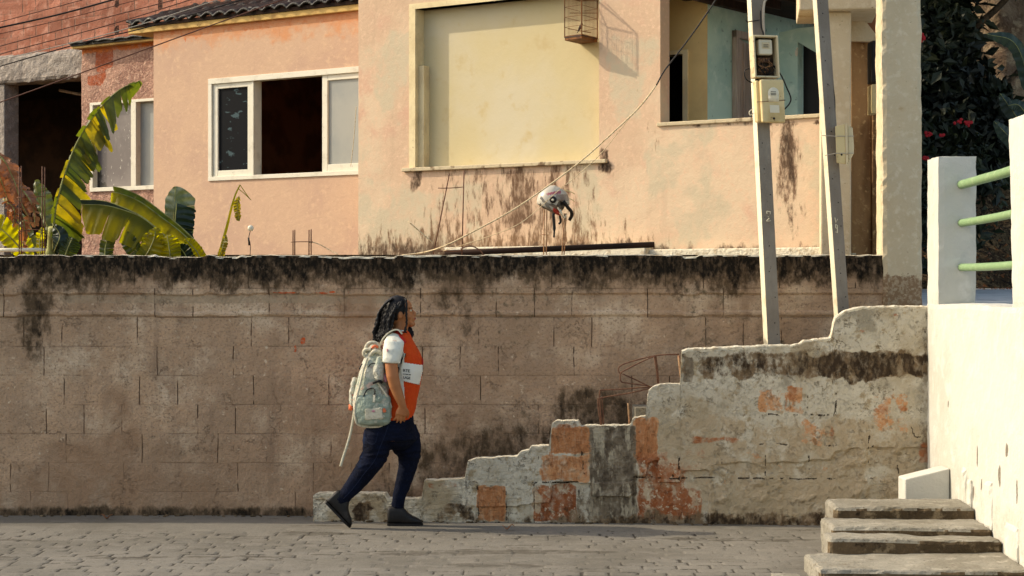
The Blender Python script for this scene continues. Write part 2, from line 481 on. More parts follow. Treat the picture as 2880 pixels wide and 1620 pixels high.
M['cream_in'] = mat('cream_interior', C(200, 184, 142), .8, .2, noise=[(.7, C(202, 190, 160), .36, .60), (5, C(194, 174, 130), .55, .75)], bump=[(14, .003)])
M['cream_trim'] = mat('cream_trim', C(226, 208, 164), .8, .25, noise=[(4, C(210, 190, 148), .45, .65), (30, C(180, 156, 120), .62, .75)], bump=[(30, .003)])
M['white_frame'] = mat('white_painted_wood', C(218, 212, 192), .6, .4, noise=[(6, C(198, 190, 170), .5, .7), (40, C(146, 128, 104), .66, .74)], bump=[(40, .002)])
M['yellow_in'] = mat('yellow_wall', C(224, 192, 130), .85, noise=[(3, C(210, 176, 120), .45, .7), (25, C(150, 110, 70), .7, .78)])
M['teal'] = mat('teal_wall', C(190, 214, 196), .85, .2, noise=[(2, C(168, 198, 184), .42, .62), (9, C(204, 222, 206), .5, .7), (14, C(84, 104, 92), .62, .74)], bump=[(20, .004)])
M['old_wood'] = mat('old_door_wood', C(196, 174, 156), .8, noise=[(3, C(166, 144, 128), .4, .65, (6, 6, .6))], bump=[(8, .01, (6, 6, .5))])
M['dark_wood'] = mat('dark_roof_wood', C(58, 40, 30), .9, noise=[(3, C(34, 24, 18), .4, .65, (1, 8, 1))])
M['sill'] = mat('sill_stone', C(196, 180, 148), .85, noise=[(9, C(120, 98, 74), .52, .66)], bump=[(40, .006)])
M['glass_dark'] = mat('dark_glass', C(8, 12, 18), .5, .06, noise=[(9, C(66, 84, 88), .60, .64, (.6, 1, 1.7))])  # grey-blue blotches paint reflections into the pane colour
M['glass_frost'] = mat('frosted_glass', C(150, 150, 142), .45, .5, noise=[(2, C(134, 138, 134), .4, .7)])
M['glass_grey'] = mat('dusty_glass', C(112, 104, 102), .35, .5, noise=[(2.4, C(92, 84, 84), .4, .6), (34, C(178, 172, 164), .63, .68, (1, 1, .5))], layers=[('m1', 0, C(22, 18, 16), 8, 1.0, .4, .7)])
M['tiles'] = mat('black_roof_tiles', C(13, 12, 11), .5, .3, noise=[(6, C(24, 22, 18), .5, .64), (30, C(8, 8, 7), .5, .7), (9, C(150, 144, 128), .64, .69)], bump=[(50, .01)])  # sparse pale patches paint glints into the tile colour
M['fascia'] = mat('eave_board', C(206, 170, 104), .85, noise=[(5, C(176, 136, 82), .45, .64), (30, C(140, 98, 56), .62, .72)])
M['column'] = mat('column_plaster', C(204, 188, 158), .9, .2, noise=[(1.6, C(196, 178, 146), .4, .64), (16, C(212, 198, 170), .5, .68), (26, C(112, 86, 58), .67, .74), (4, C(176, 150, 110), .6, .72)],
    layers=[('m1', 0, C(140, 112, 84), 16, .8, .42, .62)], bump=[(16, .008), (60, .004)])
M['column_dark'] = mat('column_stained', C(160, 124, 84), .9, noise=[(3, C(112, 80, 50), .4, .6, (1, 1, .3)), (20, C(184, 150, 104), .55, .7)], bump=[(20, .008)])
M['white_wall'] = mat('white_limewash', C(196, 193, 182), .85, .25, noise=[(1.3, C(186, 183, 170), .42, .66), (7, C(202, 199, 188), .5, .7)],
    streak=(22, C(150, 140, 122), .74, .80, .6), layers=[('m1', 0, C(168, 160, 142), 9, .5, .3, 1.1), ('m1', 1, C(96, 84, 68), 60, .2, .45, .55)], bump=[(14, .008), (60, .003)])
M['step'] = mat('step_concrete', C(142, 137, 124), .92, .2, noise=[(2.5, C(126, 120, 106), .4, .62), (12, C(158, 152, 138), .5, .7), (7, C(104, 94, 76), .60, .74, (1, 1, 3)), (70, C(92, 82, 66), .55, .7)], bump=[(16, .012), (70, .006)])
M['riser'] = mat('step_riser', C(98, 82, 62), .95, .15, noise=[(3, C(74, 62, 46), .4, .6), (14, C(130, 114, 90), .52, .68), (9, C(44, 34, 24), .6, .7)], bump=[(20, .02), (70, .006)])
M['cobble'] = mat('cobble_stone', C(118, 113, 103), .88, .25, noise=[(1.0, C(102, 97, 87), .4, .64), (5, C(120, 114, 104), .5, .7), (80, C(92, 87, 78), .5, .72)],
    layers=[('m1', 1, C(126, 120, 109), 30, .3, .4, .8), ('m1', 2, C(84, 78, 68), 6, .9, .42, .75), ('m1', 0, C(48, 42, 34), 50, .5, .40, .70)], bump=[(60, .004), (180, .002)])
M['ground'] = mat('far_paving', C(96, 91, 82), .9, noise=[(1.5, C(84, 79, 70), .4, .6), (60, C(74, 69, 61), .5, .7)], blocks=(.2, .115, 0, .08, C(48, 43, 36), .9, .006))
M['earth'] = mat('earth_bank', C(112, 92, 64), .95, noise=[(3, C(74, 56, 36), .4, .6), (22, C(150, 126, 92), .55, .66), (30, C(40, 28, 18), .5, .6)], bump=[(12, .06), (50, .03)])
M['rock'] = mat('cliff_rock', C(160, 138, 112), .95, noise=[(2, C(128, 104, 84), .42, .62), (9, C(184, 162, 132), .5, .66)], bump=[(3, .12), (14, .04)])
M['rust'] = mat('rusty_steel', C(112, 76, 54), .75, .3, noise=[(30, C(88, 52, 36), .45, .6)])
M['rust_light'] = mat('pale_rusty_steel', C(176, 138, 100), .75, .3, noise=[(30, C(140, 98, 70), .45, .6)])
M['pole'] = mat('grey_concrete_pole', C(142, 134, 122), .85, .25, noise=[(4, C(126, 116, 104), .42, .62, (1, 1, .4)), (40, C(96, 84, 72), .62, .72)], bump=[(50, .003)])
M['pole_sunlit'] = mat('sunlit_pole_face', C(226, 214, 184), .8, .25, noise=[(10, C(206, 192, 160), .5, .7)])
M['black'] = mat('unlit_black', C(24, 20, 18), .6, .3)
M['wire_brown'] = mat('brown_wire', C(92, 54, 40), .6, .3)
M['rope'] = mat('pale_rope', C(212, 190, 152), .85, noise=[(60, C(160, 130, 92), .5, .66)])
M['pvc'] = mat('grey_plastic', C(170, 160, 144), .5, .4)
M['box_cream'] = mat('aged_plastic', C(210, 188, 138), .45, .4, noise=[(5, C(188, 162, 110), .45, .66), (24, C(140, 108, 64), .64, .74)])
M['box_rim'] = mat('box_rim', C(206, 188, 150), .5, .4, noise=[(20, C(150, 120, 84), .58, .7)])
M['box_in'] = mat('box_interior', C(84, 66, 46), .8, noise=[(20, C(50, 38, 28), .45, .6)])
M['meter'] = mat('meter_plastic', C(216, 206, 180), .4, .4)
M['ink'] = mat('dark_print', C(60, 56, 50), .7)
M['copper'] = mat('copper_parts', C(140, 96, 56), .5, .4, noise=[(40, C(80, 52, 32), .45, .6)])
M['paint_mark'] = mat('white_paint_mark', C(206, 196, 170), .8)
M['green_rail'] = mat('green_painted_pipe', C(120, 148, 104), .5, .4, noise=[(14, C(136, 160, 118), .5, .68), (60, C(96, 124, 84), .6, .72)], bump=[(50, .002)])

# ================================================================== the street
def build_street():
    X = np.arange(-4.7, 3.05, .0135); Y = np.arange(-3.9, .32, .0115)
    GX, GY = np.meshgrid(X, Y, indexing='ij'); gx, gy = GX.ravel(), GY.ravel()
    wx = gx + .05 * (fbm(gx * 1.1, gy * 1.1, 3, 2) - .5); wy = gy + .12 * (fbm(gx * .55, gy * .8, 9, 2) - .5) + .035 * gx
    R = .128; row = np.floor(wy / R); fv = wy / R - row
    L = .17 + .06 * _h(row, row * 0, 5); u = wx / L + 7 * _h(row, row * 0, 8); cell = np.floor(u); fu = u - cell
    # shift each joint a little
    jl = .12 * (_h(cell, row, 1) - .5); jr = 1 + .12 * (_h(cell + 1, row, 1) - .5)
    e = np.minimum(np.minimum(fu - jl, jr - fu) * L, np.minimum(fv, 1 - fv) * R)
    e = e + .012 * (fbm(gx * 40, gy * 40, 12, 3) - .5)
    h1 = _h(cell, row, 21); tx = (_h(cell, row, 31) - .5); ty = (_h(cell, row, 41) - .5)
    near = 1 - ss(-.75, -.35, gy + .25 * (fbm(gx * 1.5, gy * 2, 50, 2) - .5))
    j = 1 - ss(.000, .011, e)
    worn = ss(.30, .62, fbm(gx * .9, gy * 2.2, 70, 3))
    jd = j * (.45 + .55 * (1 - worn)) * (.15 + .85 * near)
    z = .003 * h1 + .009 * tx * (fu - .5) + .007 * ty * (fv - .5) - .008 * jd + .004 * (fbm(gx * 9, gy * 9, 60, 3) - .5)
    z = z * (.3 + .7 * near) + .012 * (fbm(gx * .8, gy * .8, 77, 2) - .5)
    dark = ss(.55, .75, fbm(gx * .8, gy * 3.5, 90, 4)) * .9 + .6 * (1 - ss(.0, .12, .3 - gy))
    mb = MB(); nx, ny = len(X), len(Y)
    mb.v = np.stack([gx, gy, z], 1).tolist()
    I, K = np.meshgrid(np.arange(nx - 1), np.arange(ny - 1), indexing='ij'); a = (I * ny + K).ravel()
    mb.f = [tuple(f) for f in np.stack([a, a + ny, a + ny + 1, a + 1], 1).tolist()]; mb.mi = [0] * len(mb.f)
    mb.attrs['m1'] = A4(jd * 1.2, h1 * .6, dark * .8, z * 0)
    tag(mb.build('street', M['cobble'], None, True), kind='structure')
    g = MB()
    g.add([(-70, -80, -.03), (70, -80, -.03), (70, .9, -.03), (-70, .9, -.03)], [(0, 1, 2, 3)])
    g2 = g.build('outer_street', M['ground']); tag(g2, kind='structure')
build_street()

# terrace, upper street and hillside
tag(rbox(-12, 2.75, .40, 1.2, 1.55, 1.86, .01, .25).box(-12, 2.75, 1.2, 9, 1.5, 1.93).build('terrace_ground', M['earth']), kind='structure')
def sheet(name, fn, x0, x1, y0, y1, n, m, **k):
    mb = MB(); nx = n; ny = n
    mb.add([(x0 + (x1 - x0) * i / nx, y0 + (y1 - y0) * j / ny, fn(x0 + (x1 - x0) * i / nx, y0 + (y1 - y0) * j / ny)) for i in range(nx + 1) for j in range(ny + 1)],
           [(i * (ny + 1) + j, (i + 1) * (ny + 1) + j, (i + 1) * (ny + 1) + j + 1, i * (ny + 1) + j + 1) for i in range(nx) for j in range(ny)])
    o = mb.build(name, m, None, True); return tag(o, kind='structure')
M['pale_paving'] = mat('pale_paving', C(206, 206, 200), .9, noise=[(6, C(180, 180, 176), .45, .65), (30, C(120, 118, 112), .64, .72)])
sheet('upper_street', lambda x, y: 1.50 + max(0, y + .5) * .028, 3.0, 9, -3.9, 7.2, 40, M['pale_paving'])
def hill(x, y):
    b = y - 5.4 - .25 * math.sin(x * 1.3)
    z = 1.62 + (0 if b < 0 else min(b * .9, .8) + max(0, b - 1.6) * 2.4)
    return z + .22 * (mnoise.fractal(Vector((x * .8, y * .8, 0)), .8, 2, 4)) * min(1, max(.15, b))
sheet('hillside', hill, 2.6, 13, 5.0, 11, 110, M['earth'])

# ================================================================== retaining wall
RW = Pl(14.25, 0.0)
def rmask(px, py, x, z):
    n = fbm(px / 90, py / 300, 4, 4); n2 = fbm(px / 22, py / 160, 14, 3)
    band = 1.15 * (1 - ss(0, 1, (py - 724) / (64 + 130 * n + 60 * (n2 - .4))))
    band = np.maximum(band, sr(px, py, 60, 145, 700, 1010, 35, 60) * .62)
    band = np.maximum(band, sr(px, py, 1190, 1360, 700, 900, 70, 90) * .42)
    band = np.maximum(band, sr(px, py, -80, 2700, 1425, 1500, 5, 16) * (.45 + .5 * n))
    band = np.maximum(band, sr(px, py, 840, 1960, 1180 , 1500, 60, 70) * .50 * ss(1000, 1400, px + (py - 1200)) )
    band = np.maximum(band, sr(px, py, 1560, 1840, 1080, 1330, 30, 50) * .55)
    band = np.maximum(band, sr(px, py, 1130, 1400, 780, 1080, 70, 90) * .20)
    beam = sr(px, py, 170, 1130, 829, 853, 30, 4) * 1.0 + sr(px, py, 1340, 2340, 829, 850, 60, 4) * .45
    red = sr(px, py, 730, 1000, 820, 826, 60, 2) * (.35 + .5 * ss(.45, .6, fbm(px / 40, py / 99, 33, 2))) + sr(px, py, 845, 858, 948, 968, 4) * 1.2 + sr(px, py, 826, 836, 970, 990, 3) * .7
    red += sr(px, py, 1850, 2100, 822, 828, 40, 2) * (.3 + .5 * ss(.45, .6, fbm(px / 40, py / 99, 35, 2)))
    brown = ss(.52, .75, fbm(px / 260 + py / 420, py / 260 - px / 700, 8, 3)) * .9 * (1 - ss(1200, 1500, px)) + .8 * ss(1080, 1420, py)  # the last ramp paints a dark gradient into the lower wall
    olive = ss(1130, 1500, px) * .42 * ss(.35, .7, fbm(px / 200, py / 200, 41, 3)) * (1 - ss(1150, 1300, py) * .5)
    return {'m1': A4(band, beam, red, brown), 'm2': A4(olive)}
xr = RW.x(2500)
def rtop(x):
    return 1.9075 + .009 * (fbm(x * 9, x * 0, 5, 4) - .5) + .012 * ss(.62, .7, fbm(x * 4, x * 0 + 3, 6, 3)) * -1
def rrel(x, z):
    j = fbm(x * 3, z * 3, 7, 4) - .5
    return .02 * j + .006 * (fbm(x * 18, z * 18, 17, 3) - .5) + .014 * ((z > 1.63) | (z < 1.50) & (z > 1.47))
o = facade(RW, -11.5, xr, -.06, 1.9075, [], .016, rmask, .16, rrel, 'retaining_wall', M['retain'], None, rtop)
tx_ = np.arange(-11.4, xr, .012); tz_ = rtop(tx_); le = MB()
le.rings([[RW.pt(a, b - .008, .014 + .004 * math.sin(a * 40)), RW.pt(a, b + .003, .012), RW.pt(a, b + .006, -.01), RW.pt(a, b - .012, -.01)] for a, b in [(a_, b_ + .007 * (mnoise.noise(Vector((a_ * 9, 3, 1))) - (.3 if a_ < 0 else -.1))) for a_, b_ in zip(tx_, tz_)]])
le.build('sunlit_chipped_edge', M['plaster_edge'], o)  # chipped lip kept pale to paint in the sunlit line along the top
tag(o, 'long stained block wall behind the walking person, black mould along its top', 'wall')

# ================================================================== broken stair wall
SW = Pl(13.83, .085)
prof = [(882, 1392), (892, 1387), (1082, 1387), (1090, 1402), (1187, 1402), (1194, 1351), (1308, 1345), (1316, 1297), (1340, 1290), (1453, 1283), (1462, 1271),
        (1489, 1265), (1493, 1254), (1545, 1252), (1552, 1191), (1562, 1184), (1626, 1182), (1633, 1200), (1665, 1196), (1772, 1196), (1780, 1176), (1817, 1169),
        (1822, 1101), (1833, 1090), (1856, 1080), (1914, 1078), (1916, 986), (1940, 981), (2191, 970), (2247, 970), (2258, 959), (2337, 950), (2346, 894), (2376, 874), (2426, 863), (2516, 861), (2626, 863)]
spx = np.array([SW.x(a) for a, b in prof]); spz = np.array([SW.z(a, b) for a, b in prof])
def stop(x):
    h = np.interp(x, spx, spz)
    return h + .010 * (fbm(x * 22, x * 0, 2, 4) - .5) + .006 * (fbm(x * 70, x * 0, 3, 2) - .5)
def smask(px, py, x, z):
    ux, uy = px, py
    px = px + 46 * (fbm(ux / 40, uy / 40, 101, 4) - .5); py = py + 50 * (fbm(ux / 46, uy / 40, 111, 4) - .5)
    n = fbm(px / 60, py / 60, 4, 4); n1 = fbm(px / 25, py / 25, 6, 4)
    R = lambda *a: sr(px, py, *a)
    band = R(1975, 2612, 992, 1062, 16, 9) * (.70 + .45 * ss(2200, 2420, px)) + R(1925, 1950, 990, 1075, 8, 8) * .55
    band = np.maximum(band, ss(1418, 1478, py) * (.3 + .75 * ss(1250, 1800, px)) * (.45 + n))
    band = np.maximum(band, R(1250, 1340, 1425, 1460, 12, 8) * .9)
    band = np.maximum(band, R(1000, 1048, 1408, 1455, 8, 8) * 1.2)
    band = np.maximum(band, R(2588, 2630, 880, 1320, 8, 30) * .42)
    px, py = ux + 14 * (fbm(ux / 20, uy / 20, 101, 4) - .5), uy + 14 * (fbm(ux / 20, uy / 20, 111, 4) - .5)
    orange = R(1500, 1624, 1362, 1466, 5) + R(1792, 1975, 1372, 1462, 10) * 1.1 + R(1792, 1925, 1290, 1372, 10) * .82 + R(1792, 1880, 1268, 1300, 6) * .7 + R(1202, 1285, 1355, 1370, 8, 4) * .62 \
        + R(2200, 2245, 1085, 1130, 8) * .55 + R(1945, 2080, 1226, 1246, 14, 6) * .75 + R(2582, 2622, 1240, 1300, 10) * .85 + R(1925, 1985, 1260, 1330, 10) * .5 \
        + R(2410, 2440, 925, 940, 8, 5) * .6 + R(2505, 2530, 882, 890, 8, 3) * .6 + R(2330, 2345, 1160, 1250, 6) * .42 + R(2450, 2560, 1140, 1160, 10, 5) * .5 + R(1560, 1625, 1188, 1210, 6) * .7
    tan = R(1345, 1422, 1366, 1466, 4) + R(1552, 1662, 1200, 1272, 6) * 1.25 + R(1520, 1664, 1278, 1356, 12) * .72 + R(1782, 1850, 1172, 1290, 10) * 1.0 + R(2130, 2260, 1085, 1165, 10) * .52 \
        + R(2240, 2345, 1165, 1255, 16) * .42 + R(2445, 2560, 1100, 1220, 14) * .44 + R(1880, 2350, 1255, 1420, 30) * .30 + R(1640, 1665, 1365, 1460, 6) * .3
    scr = (R(1500, 1624, 1362, 1466, 4) + R(1792, 1975, 1290, 1462, 8)) * .36
    colm = R(1660, 1790, 1196, 1475, 8) * 1.0 + R(1922, 1950, 1000, 1078, 5) * .7 + R(1622, 1664, 1366, 1466, 5) * .42
    old = R(2330, 2430, 1060, 1480, 14) * .1 + R(1830, 2600, 1165, 1480, 30) * .55 + R(1200, 1530, 1280, 1480, 30) * .3
    px, py = ux + 5 * (fbm(ux / 18, uy / 18, 7, 2) - .5), uy + 6 * (fbm(ux / 30, uy / 30, 8, 2) - .5)
    # dark joints between the old blocks
    jn = np.zeros_like(px)
    for (a, b, c, d) in [(1502, 1358, 1502, 1466), (1344, 1366, 1346, 1466), (1424, 1366, 1424, 1466), (1628, 1358, 1630, 1466), (1515, 1268, 1515, 1290), (1638, 1270, 1642, 1330),
                         (1500, 1357, 1664, 1356), (2152, 1262, 2152, 1335), (2275, 1262, 2275, 1335), (2270, 1090, 2268, 1160), (2525, 1250, 2525, 1330), (2445, 1160, 2443, 1300), (2160, 1165, 2350, 1168),
                         (1911, 1290, 1911, 1350), (2030, 1275, 2030, 1370), (2350, 1090, 2350, 1160), (2120, 1248, 2350, 1252), (1790, 1343, 2350, 1347), (2562, 1200, 2575, 1232), (2575, 1232, 2588, 1230)]:
        t = np.clip(((px - a) * (c - a) + (py - b) * (d - b)) / max(1, (c - a) ** 2 + (d - b) ** 2), 0, 1)
        ds = np.hypot(px - a - t * (c - a), py - b - t * (d - b))
        jn = np.maximum(jn, (1 - ss(1.5, 5, ds)) * ss(.3, .55, fbm(px / 14, py / 14, 88, 3)))
    for (a, b, r) in [(1892, 1336, 7), (2600, 934, 7), (1602, 1232, 4), (2455, 1257, 6), (2450, 1345, 7), (2055, 1385, 4)]:
        jn = np.maximum(jn, 1 - ss(r * .5, r, np.hypot(px - a, (py - b) * 1.3)))
    return {'m1': A4(band, old, orange, colm), 'm2': A4(jn * .72, tan, scr)}
def srel(x, z):
    px, py = SW.pix(x, z)
    n = fbm(px / 30, py / 30, 19, 4)
    plaster = 1 - np.clip(sr(px, py, 1340, 1990, 1275, 1490, 8) + sr(px, py, 1990, 2640, 1245, 1490, 30, 12) * .6 + sr(px, py, 1550, 1662, 1196, 1275, 6) + sr(px, py, 1782, 1850, 1172, 1290, 8), 0, 1)
    return .02 * ss(.4, .6, plaster + (n - .5) * .5) + .008 * (fbm(x * 14, z * 14, 23, 4) - .5) + .012 * sr(px, py, 1665, 1782, 1190, 1480, 4)
sx0, sx1 = SW.x(882), SW.x(2626)
stair_wall = facade(SW, sx0, sx1, -.06, 1.6, [], .0105, smask, .12, srel, 'stair_wall', M['stairwall'], None, stop)
tag(stair_wall, 'low broken stair wall rising to the right, cream plaster with bare orange bricks', 'wall')
# pale crumbled plaster lip along the top edge
lip = MB()
tx = np.arange(sx0 + .01, sx1 - .01, .012); tz = stop(tx)
ring = []
for i in range(len(tx)):
    r = .010 + .012 * abs(mnoise.noise(Vector((tx[i] * 13, 1, 0)))) + .006 * abs(mnoise.noise(Vector((tx[i] * 50, 4, 0))))
    if tx[i] > SW.x(1916): r += .006
    c = SW.pt(tx[i], tz[i] - .004, .012); b = SW.pt(tx[i], tz[i] - .004, -.11)
    ring.append([c + Vector((0, -.006, -r)), c + Vector((0, -r * .6, 0)), c + Vector((0, 0, r * .5)), b + Vector((0, 0, r * .4)), b + Vector((0, .012, -.008)), c + Vector((0, .02, -.02))])
lip.rings(ring)
lip.build('plaster_edge', M['plaster_edge'], stair_wall)
# bent reinforcing bars sticking out of the wall
def bar(px_pts, off, r, name, parent, m, pl=SW, n=6):
    mb = MB(); mb.tube(smoothpath([pl.at(a, b, off + (c[0] if c else 0)) for a, b, *c in px_pts], 6), r, 6)
    return mb.build(name, m, parent, True)
for pts, off in [([(1910, 997), (1843, 1001), (1768, 1020), (1742, 1032), (1740, 1047), (1748, 1052)], -.05),
                 ([(1843, 1001), (1800, 1020), (1752, 1045), (1745, 1052), (1746, 1072), (1764, 1078), (1822, 1085)], -.03),
                 ([(1750, 1052), (1790, 1070), (1835, 1092)], -.04), ([(1840, 1000), (1846, 1040), (1850, 1078)], -.02), ([(1844, 1000), (1850, 1050), (1852, 1080)], -.05),
                 ([(1845, 1088), (1740, 1096), (1694, 1098), (1686, 1106), (1688, 1150), (1692, 1200)], -.05),
                 ([(1840, 1090), (1770, 1106), (1690, 1120), (1682, 1128), (1684, 1160), (1690, 1200)], -.03), ([(1692, 1120), (1697, 1200)], -.05)]:
    bar(pts, off, .0052, 'reinforcing_bar', stair_wall, M['rust'])
bar([(1766, 1135), (1770, 1200)], -.05, .006, 'reinforcing_bar', stair_wall, M['rust_light'])
bar([(1909, 1000), (1918, 1082)], .0, .009, 'corner_bar', stair_wall, M['rust_light'])
# flight of steps between the two walls
st = MB()
for a, b, c in [(1200, 1320, 1408), (1320, 1450, 1365), (1450, 1560, 1300), (1560, 1660, 1262), (1660, 1790, 1215), (1790, 1920, 1150), (1920, 2060, 1090), (2060, 2200, 1040), (2200, 2330, 990), (2330, 2450, 960), (2450, 2625, 930)]:
    x0, x1 = SW.x(a), SW.x(b); st.box(x0, x1, SW.y(x1) + .125 if False else SW.y(x0) + .10, .24, -.05, SW.z(b, c))
tag(st.build('narrow_stairway', M['step']), 'narrow concrete flight of steps hidden between stained wall and broken stair wall', 'stairs')

# rubble chips along the foot of the walls
rb = MB()
for i in range(120):
    if i < 50: x = random.uniform(-3.9, -.2); y = .22 - abs(random.gauss(0, .03))
    else:
        x = random.uniform(-1.3, 2.6); y = SW.y(x) - abs(random.gauss(.01, .03)) - .01
    s = random.uniform(.004, .017) * (1.5 if random.random() < .08 else 1)
    rb.ell((x, y, s * .3), (s * random.uniform(.8, 2.2), s, s * .6), Matrix.Rotation(random.uniform(0, 3), 3, 'Z'), 6, 4)
tag(rb.build('rubble', M['riser']), kind='stuff')

# ================================================================== white flank wall, posts and rails
def wmask_build():
    mb = rbox(2.90, 3.18, -3.9, -.43, -.05, 1.565, .003, .035, 3, lambda p: p + Vector((0, 0, .006 * math.sin(p.y * 3) if p.z > 1.4 else 0)))
    V = np.array(mb.v); y, z = V[:, 1], V[:, 2]
    lowd = (1 - ss(.15, 1.0, z)) * .62  # gradual darkening towards the foot, painted into the colour
    mk = np.zeros(len(V))
    for (a, b, r) in [(-2.0, .45, .02), (-1.9, .62, .03), (-2.45, .55, .035), (-2.62, .72, .03), (-2.2, .95, .012), (-1.5, 1.0, .012), (-2.7, 1.1, .012), (-1.1, .9, .014), (-2.05, 1.2, .008), (-1.8, .38, .02), (-2.85, .5, .03)]:
        mk = np.maximum(mk, 1 - ss(r * .4, r, np.hypot(y - a, (z - b) * .3)))
    mb.attrs['m1'] = A4(lowd, mk)
    return mb.build('white_flank_wall', M['white_wall'])
tag(wmask_build(), 'tall bright white wall running towards the viewer at the right edge', 'wall')
sk = MB()   # peeling skirt of cement where the steps meet the white wall
rnd = random.Random(5)
cps = thing('cement_skirt', (2.9, -2.2, .1), 'crumbling pale cement patches where concrete steps meet white wall', 'plaster')
for i, (y0, y1, z0, z1) in enumerate([(-1.62, -1.5, .28, .52), (-1.78, -1.66, .28, .46), (-2.3, -2.12, .2, .50), (-2.9, -2.6, .08, .3)]):
    rbox(2.893 - .012 * rnd.random(), 2.915, y0, y1, z0, z1, .006, .03, i).build('cement_patch', M['white_wall'], cps)

railing = thing('railing', (3.04, -.58, 1.56), 'white posts with three green pipe rails on top of white wall', 'railing')
rbox(2.905, 3.17, -.76, -.41, 1.55, 2.57, .003, .04, 1).build('post', M['white_wall'], railing)
rbox(2.905, 3.17, -3.08, -2.72, 1.55, 2.65, .003, .04, 2, lambda p: p + Vector((-.02 * (p.z - 1.55), 0, 0))).build('post', M['white_wall'], railing)
for z0, z1, r in [(2.375, 2.41, .031), (2.113, 2.14, .027), (1.811, 1.82, .026)]:
    p0 = Vector((3.065, -.70, z0)); p1 = Vector((3.065, -2.8, z1))
    mb = MB(); mb.tube([p0.lerp(p1, t / 14) + Vector((.003 * math.sin(t), 0, -.008 * math.sin(math.pi * t / 14))) for t in range(15)], r, 16)
    mb.build('rail', M['green_rail'], railing, True)

# stub of white parapet behind the steps
b = MB(); x0, x1 = 2.60, 2.895
b.hexa([(x0, -1.16, -.05), (x1, -1.16, -.05), (x1, -.93, -.05), (x0, -.93, -.05), (x0, -1.16, .405), (x1, -1.16, .478), (x1, -.93, .478), (x0, -.93, .405)])
tag(b.build('white_parapet_stub', M['white_wall'], None, False, .008), 'small white parapet block with slanting top behind the concrete steps', 'parapet')

# concrete steps at lower right
steps = thing('front_steps', (2.4, -2.3, 0), 'worn grey concrete steps against the white wall in lower right corner', 'steps')
for i, (y0, y1, zt, xl, zb) in enumerate([(-1.85, -1.38, .300, 2.02, .05), (-2.31, -1.80, .226, 1.93, .0), (-2.55, -2.26, .186, 1.87, -.03), (-3.22, -2.50, .103, 1.71, -.06)]):
    def wp(p, y0=y0, y1=y1, zt=zt, i=i):
        q = Vector(p)
        if q.z > zt - .05: q.z += .010 * mnoise.noise(Vector((q.x * 1.6, q.y * 2 + i * 4, 0))) + (.02 * (.5 - (q.x - 1.8)) if i == 2 else 0)
        q.y += .016 * mnoise.noise(Vector((q.x * 2.2, i * 5, q.z * 3)))
        q.x += .02 * (q.y - y0)
        return q
    mb = rbox(xl, 2.897, y0, y1, zb, zt, .007, .022, i + 3, wp)
    # risers (front faces) get the darker material
    V = np.array(mb.v)
    for fi, f in enumerate(mb.f):
        c = V[list(f)].mean(0)
        if c[2] < zt - .018 and c[1] < y0 + .06: mb.mi[fi] = 1
    mb.build('step', [M['step'], M['riser']], steps)
rbox(1.50, 1.66, -3.9, -2.72, -.04, .018, .004, .04, 9).build('edge_strip', M['step'], steps)

# ================================================================== peach house (main)
MP = Pl(17.0, .70)
zt0 = 1.9
house = thing('peach_house', (0.5, 3.2, 1.9), 'peach plastered house with a big open veranda window, behind the wall', 'house')
X1, X2 = MP.x(1008), MP.x(2345)
hx0, hx1 = MP.x(1168), MP.x(1685); hz0, hz1 = MP.z(1165, 473), MP.z(1165, 26)
gx0 = MP.x(1857); gz0 = MP.z(1857, 349)
def mmask(px, py, x, z):
    px, py = px + 40 * (fbm(px / 40, py / 70, 101, 4) - .5), py + 40 * (fbm(px / 46, py / 60, 111, 4) - .5)
    R = lambda *a: sr(px, py, *a)
    n = fbm(px / 70, py / 70, 61, 4); lo = 1 - ss(0, 60, 712 - py + 0)
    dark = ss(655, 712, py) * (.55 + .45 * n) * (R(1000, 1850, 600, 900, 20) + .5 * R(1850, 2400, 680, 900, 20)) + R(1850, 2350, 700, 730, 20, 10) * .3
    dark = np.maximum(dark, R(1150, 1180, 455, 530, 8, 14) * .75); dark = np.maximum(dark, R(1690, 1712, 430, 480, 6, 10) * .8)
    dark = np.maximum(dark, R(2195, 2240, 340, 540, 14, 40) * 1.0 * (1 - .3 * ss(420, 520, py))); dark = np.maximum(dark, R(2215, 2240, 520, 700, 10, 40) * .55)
    dark = np.maximum(dark, R(1855, 2330, 335, 350, 10, 4) * .5)
    streak = R(1190, 1690, 458, 640, 60, 26) * (.32 + .25 * ss(1350, 1460, px) * (1 - ss(1560, 1660, px))) + R(1435, 1480, 455, 640, 10, 40) * .5 + R(1555, 1572, 455, 560, 6, 30) * .35
    streak = np.maximum(streak, R(2180, 2260, 340, 600, 16, 40) * .45)
    spots = R(1000, 2340, 560, 715, 20, 60) * .25
    grey = ss(.46, .70, fbm(px / 110, py / 150, 5, 3)) * .75 + R(1008, 1160, 60, 480, 30, 60) * .30 + R(1500, 1700, 470, 640, 40, 50) * .35
    brown = ss(575, 712, py) * .55 * (1 - ss(1850, 1900, px)) + R(1190, 1690, 455, 700, 50, 30) * .30 + R(1780, 1850, 250, 420, 20, 50) * .25
    return {'m1': A4(dark, streak, spots), 'm2': A4(grey, brown)}
wall = facade(MP, X1, X2, 1.88, 4.55, [(hx0, hx1, hz0, hz1), (gx0, X2 - .02, gz0, 4.30)], .03, mmask, .15, lambda x, z: .008 * (fbm(x * 3, z * 3, 2, 3) - .5), 'wall', M['peach'], house)
def pb(pl, mat_, parent, name, boxes, bevel=0):
    mb = MB()
    for q in boxes: mb.pbox(pl, *q)
    return mb.build(name, mat_, parent, False, bevel)
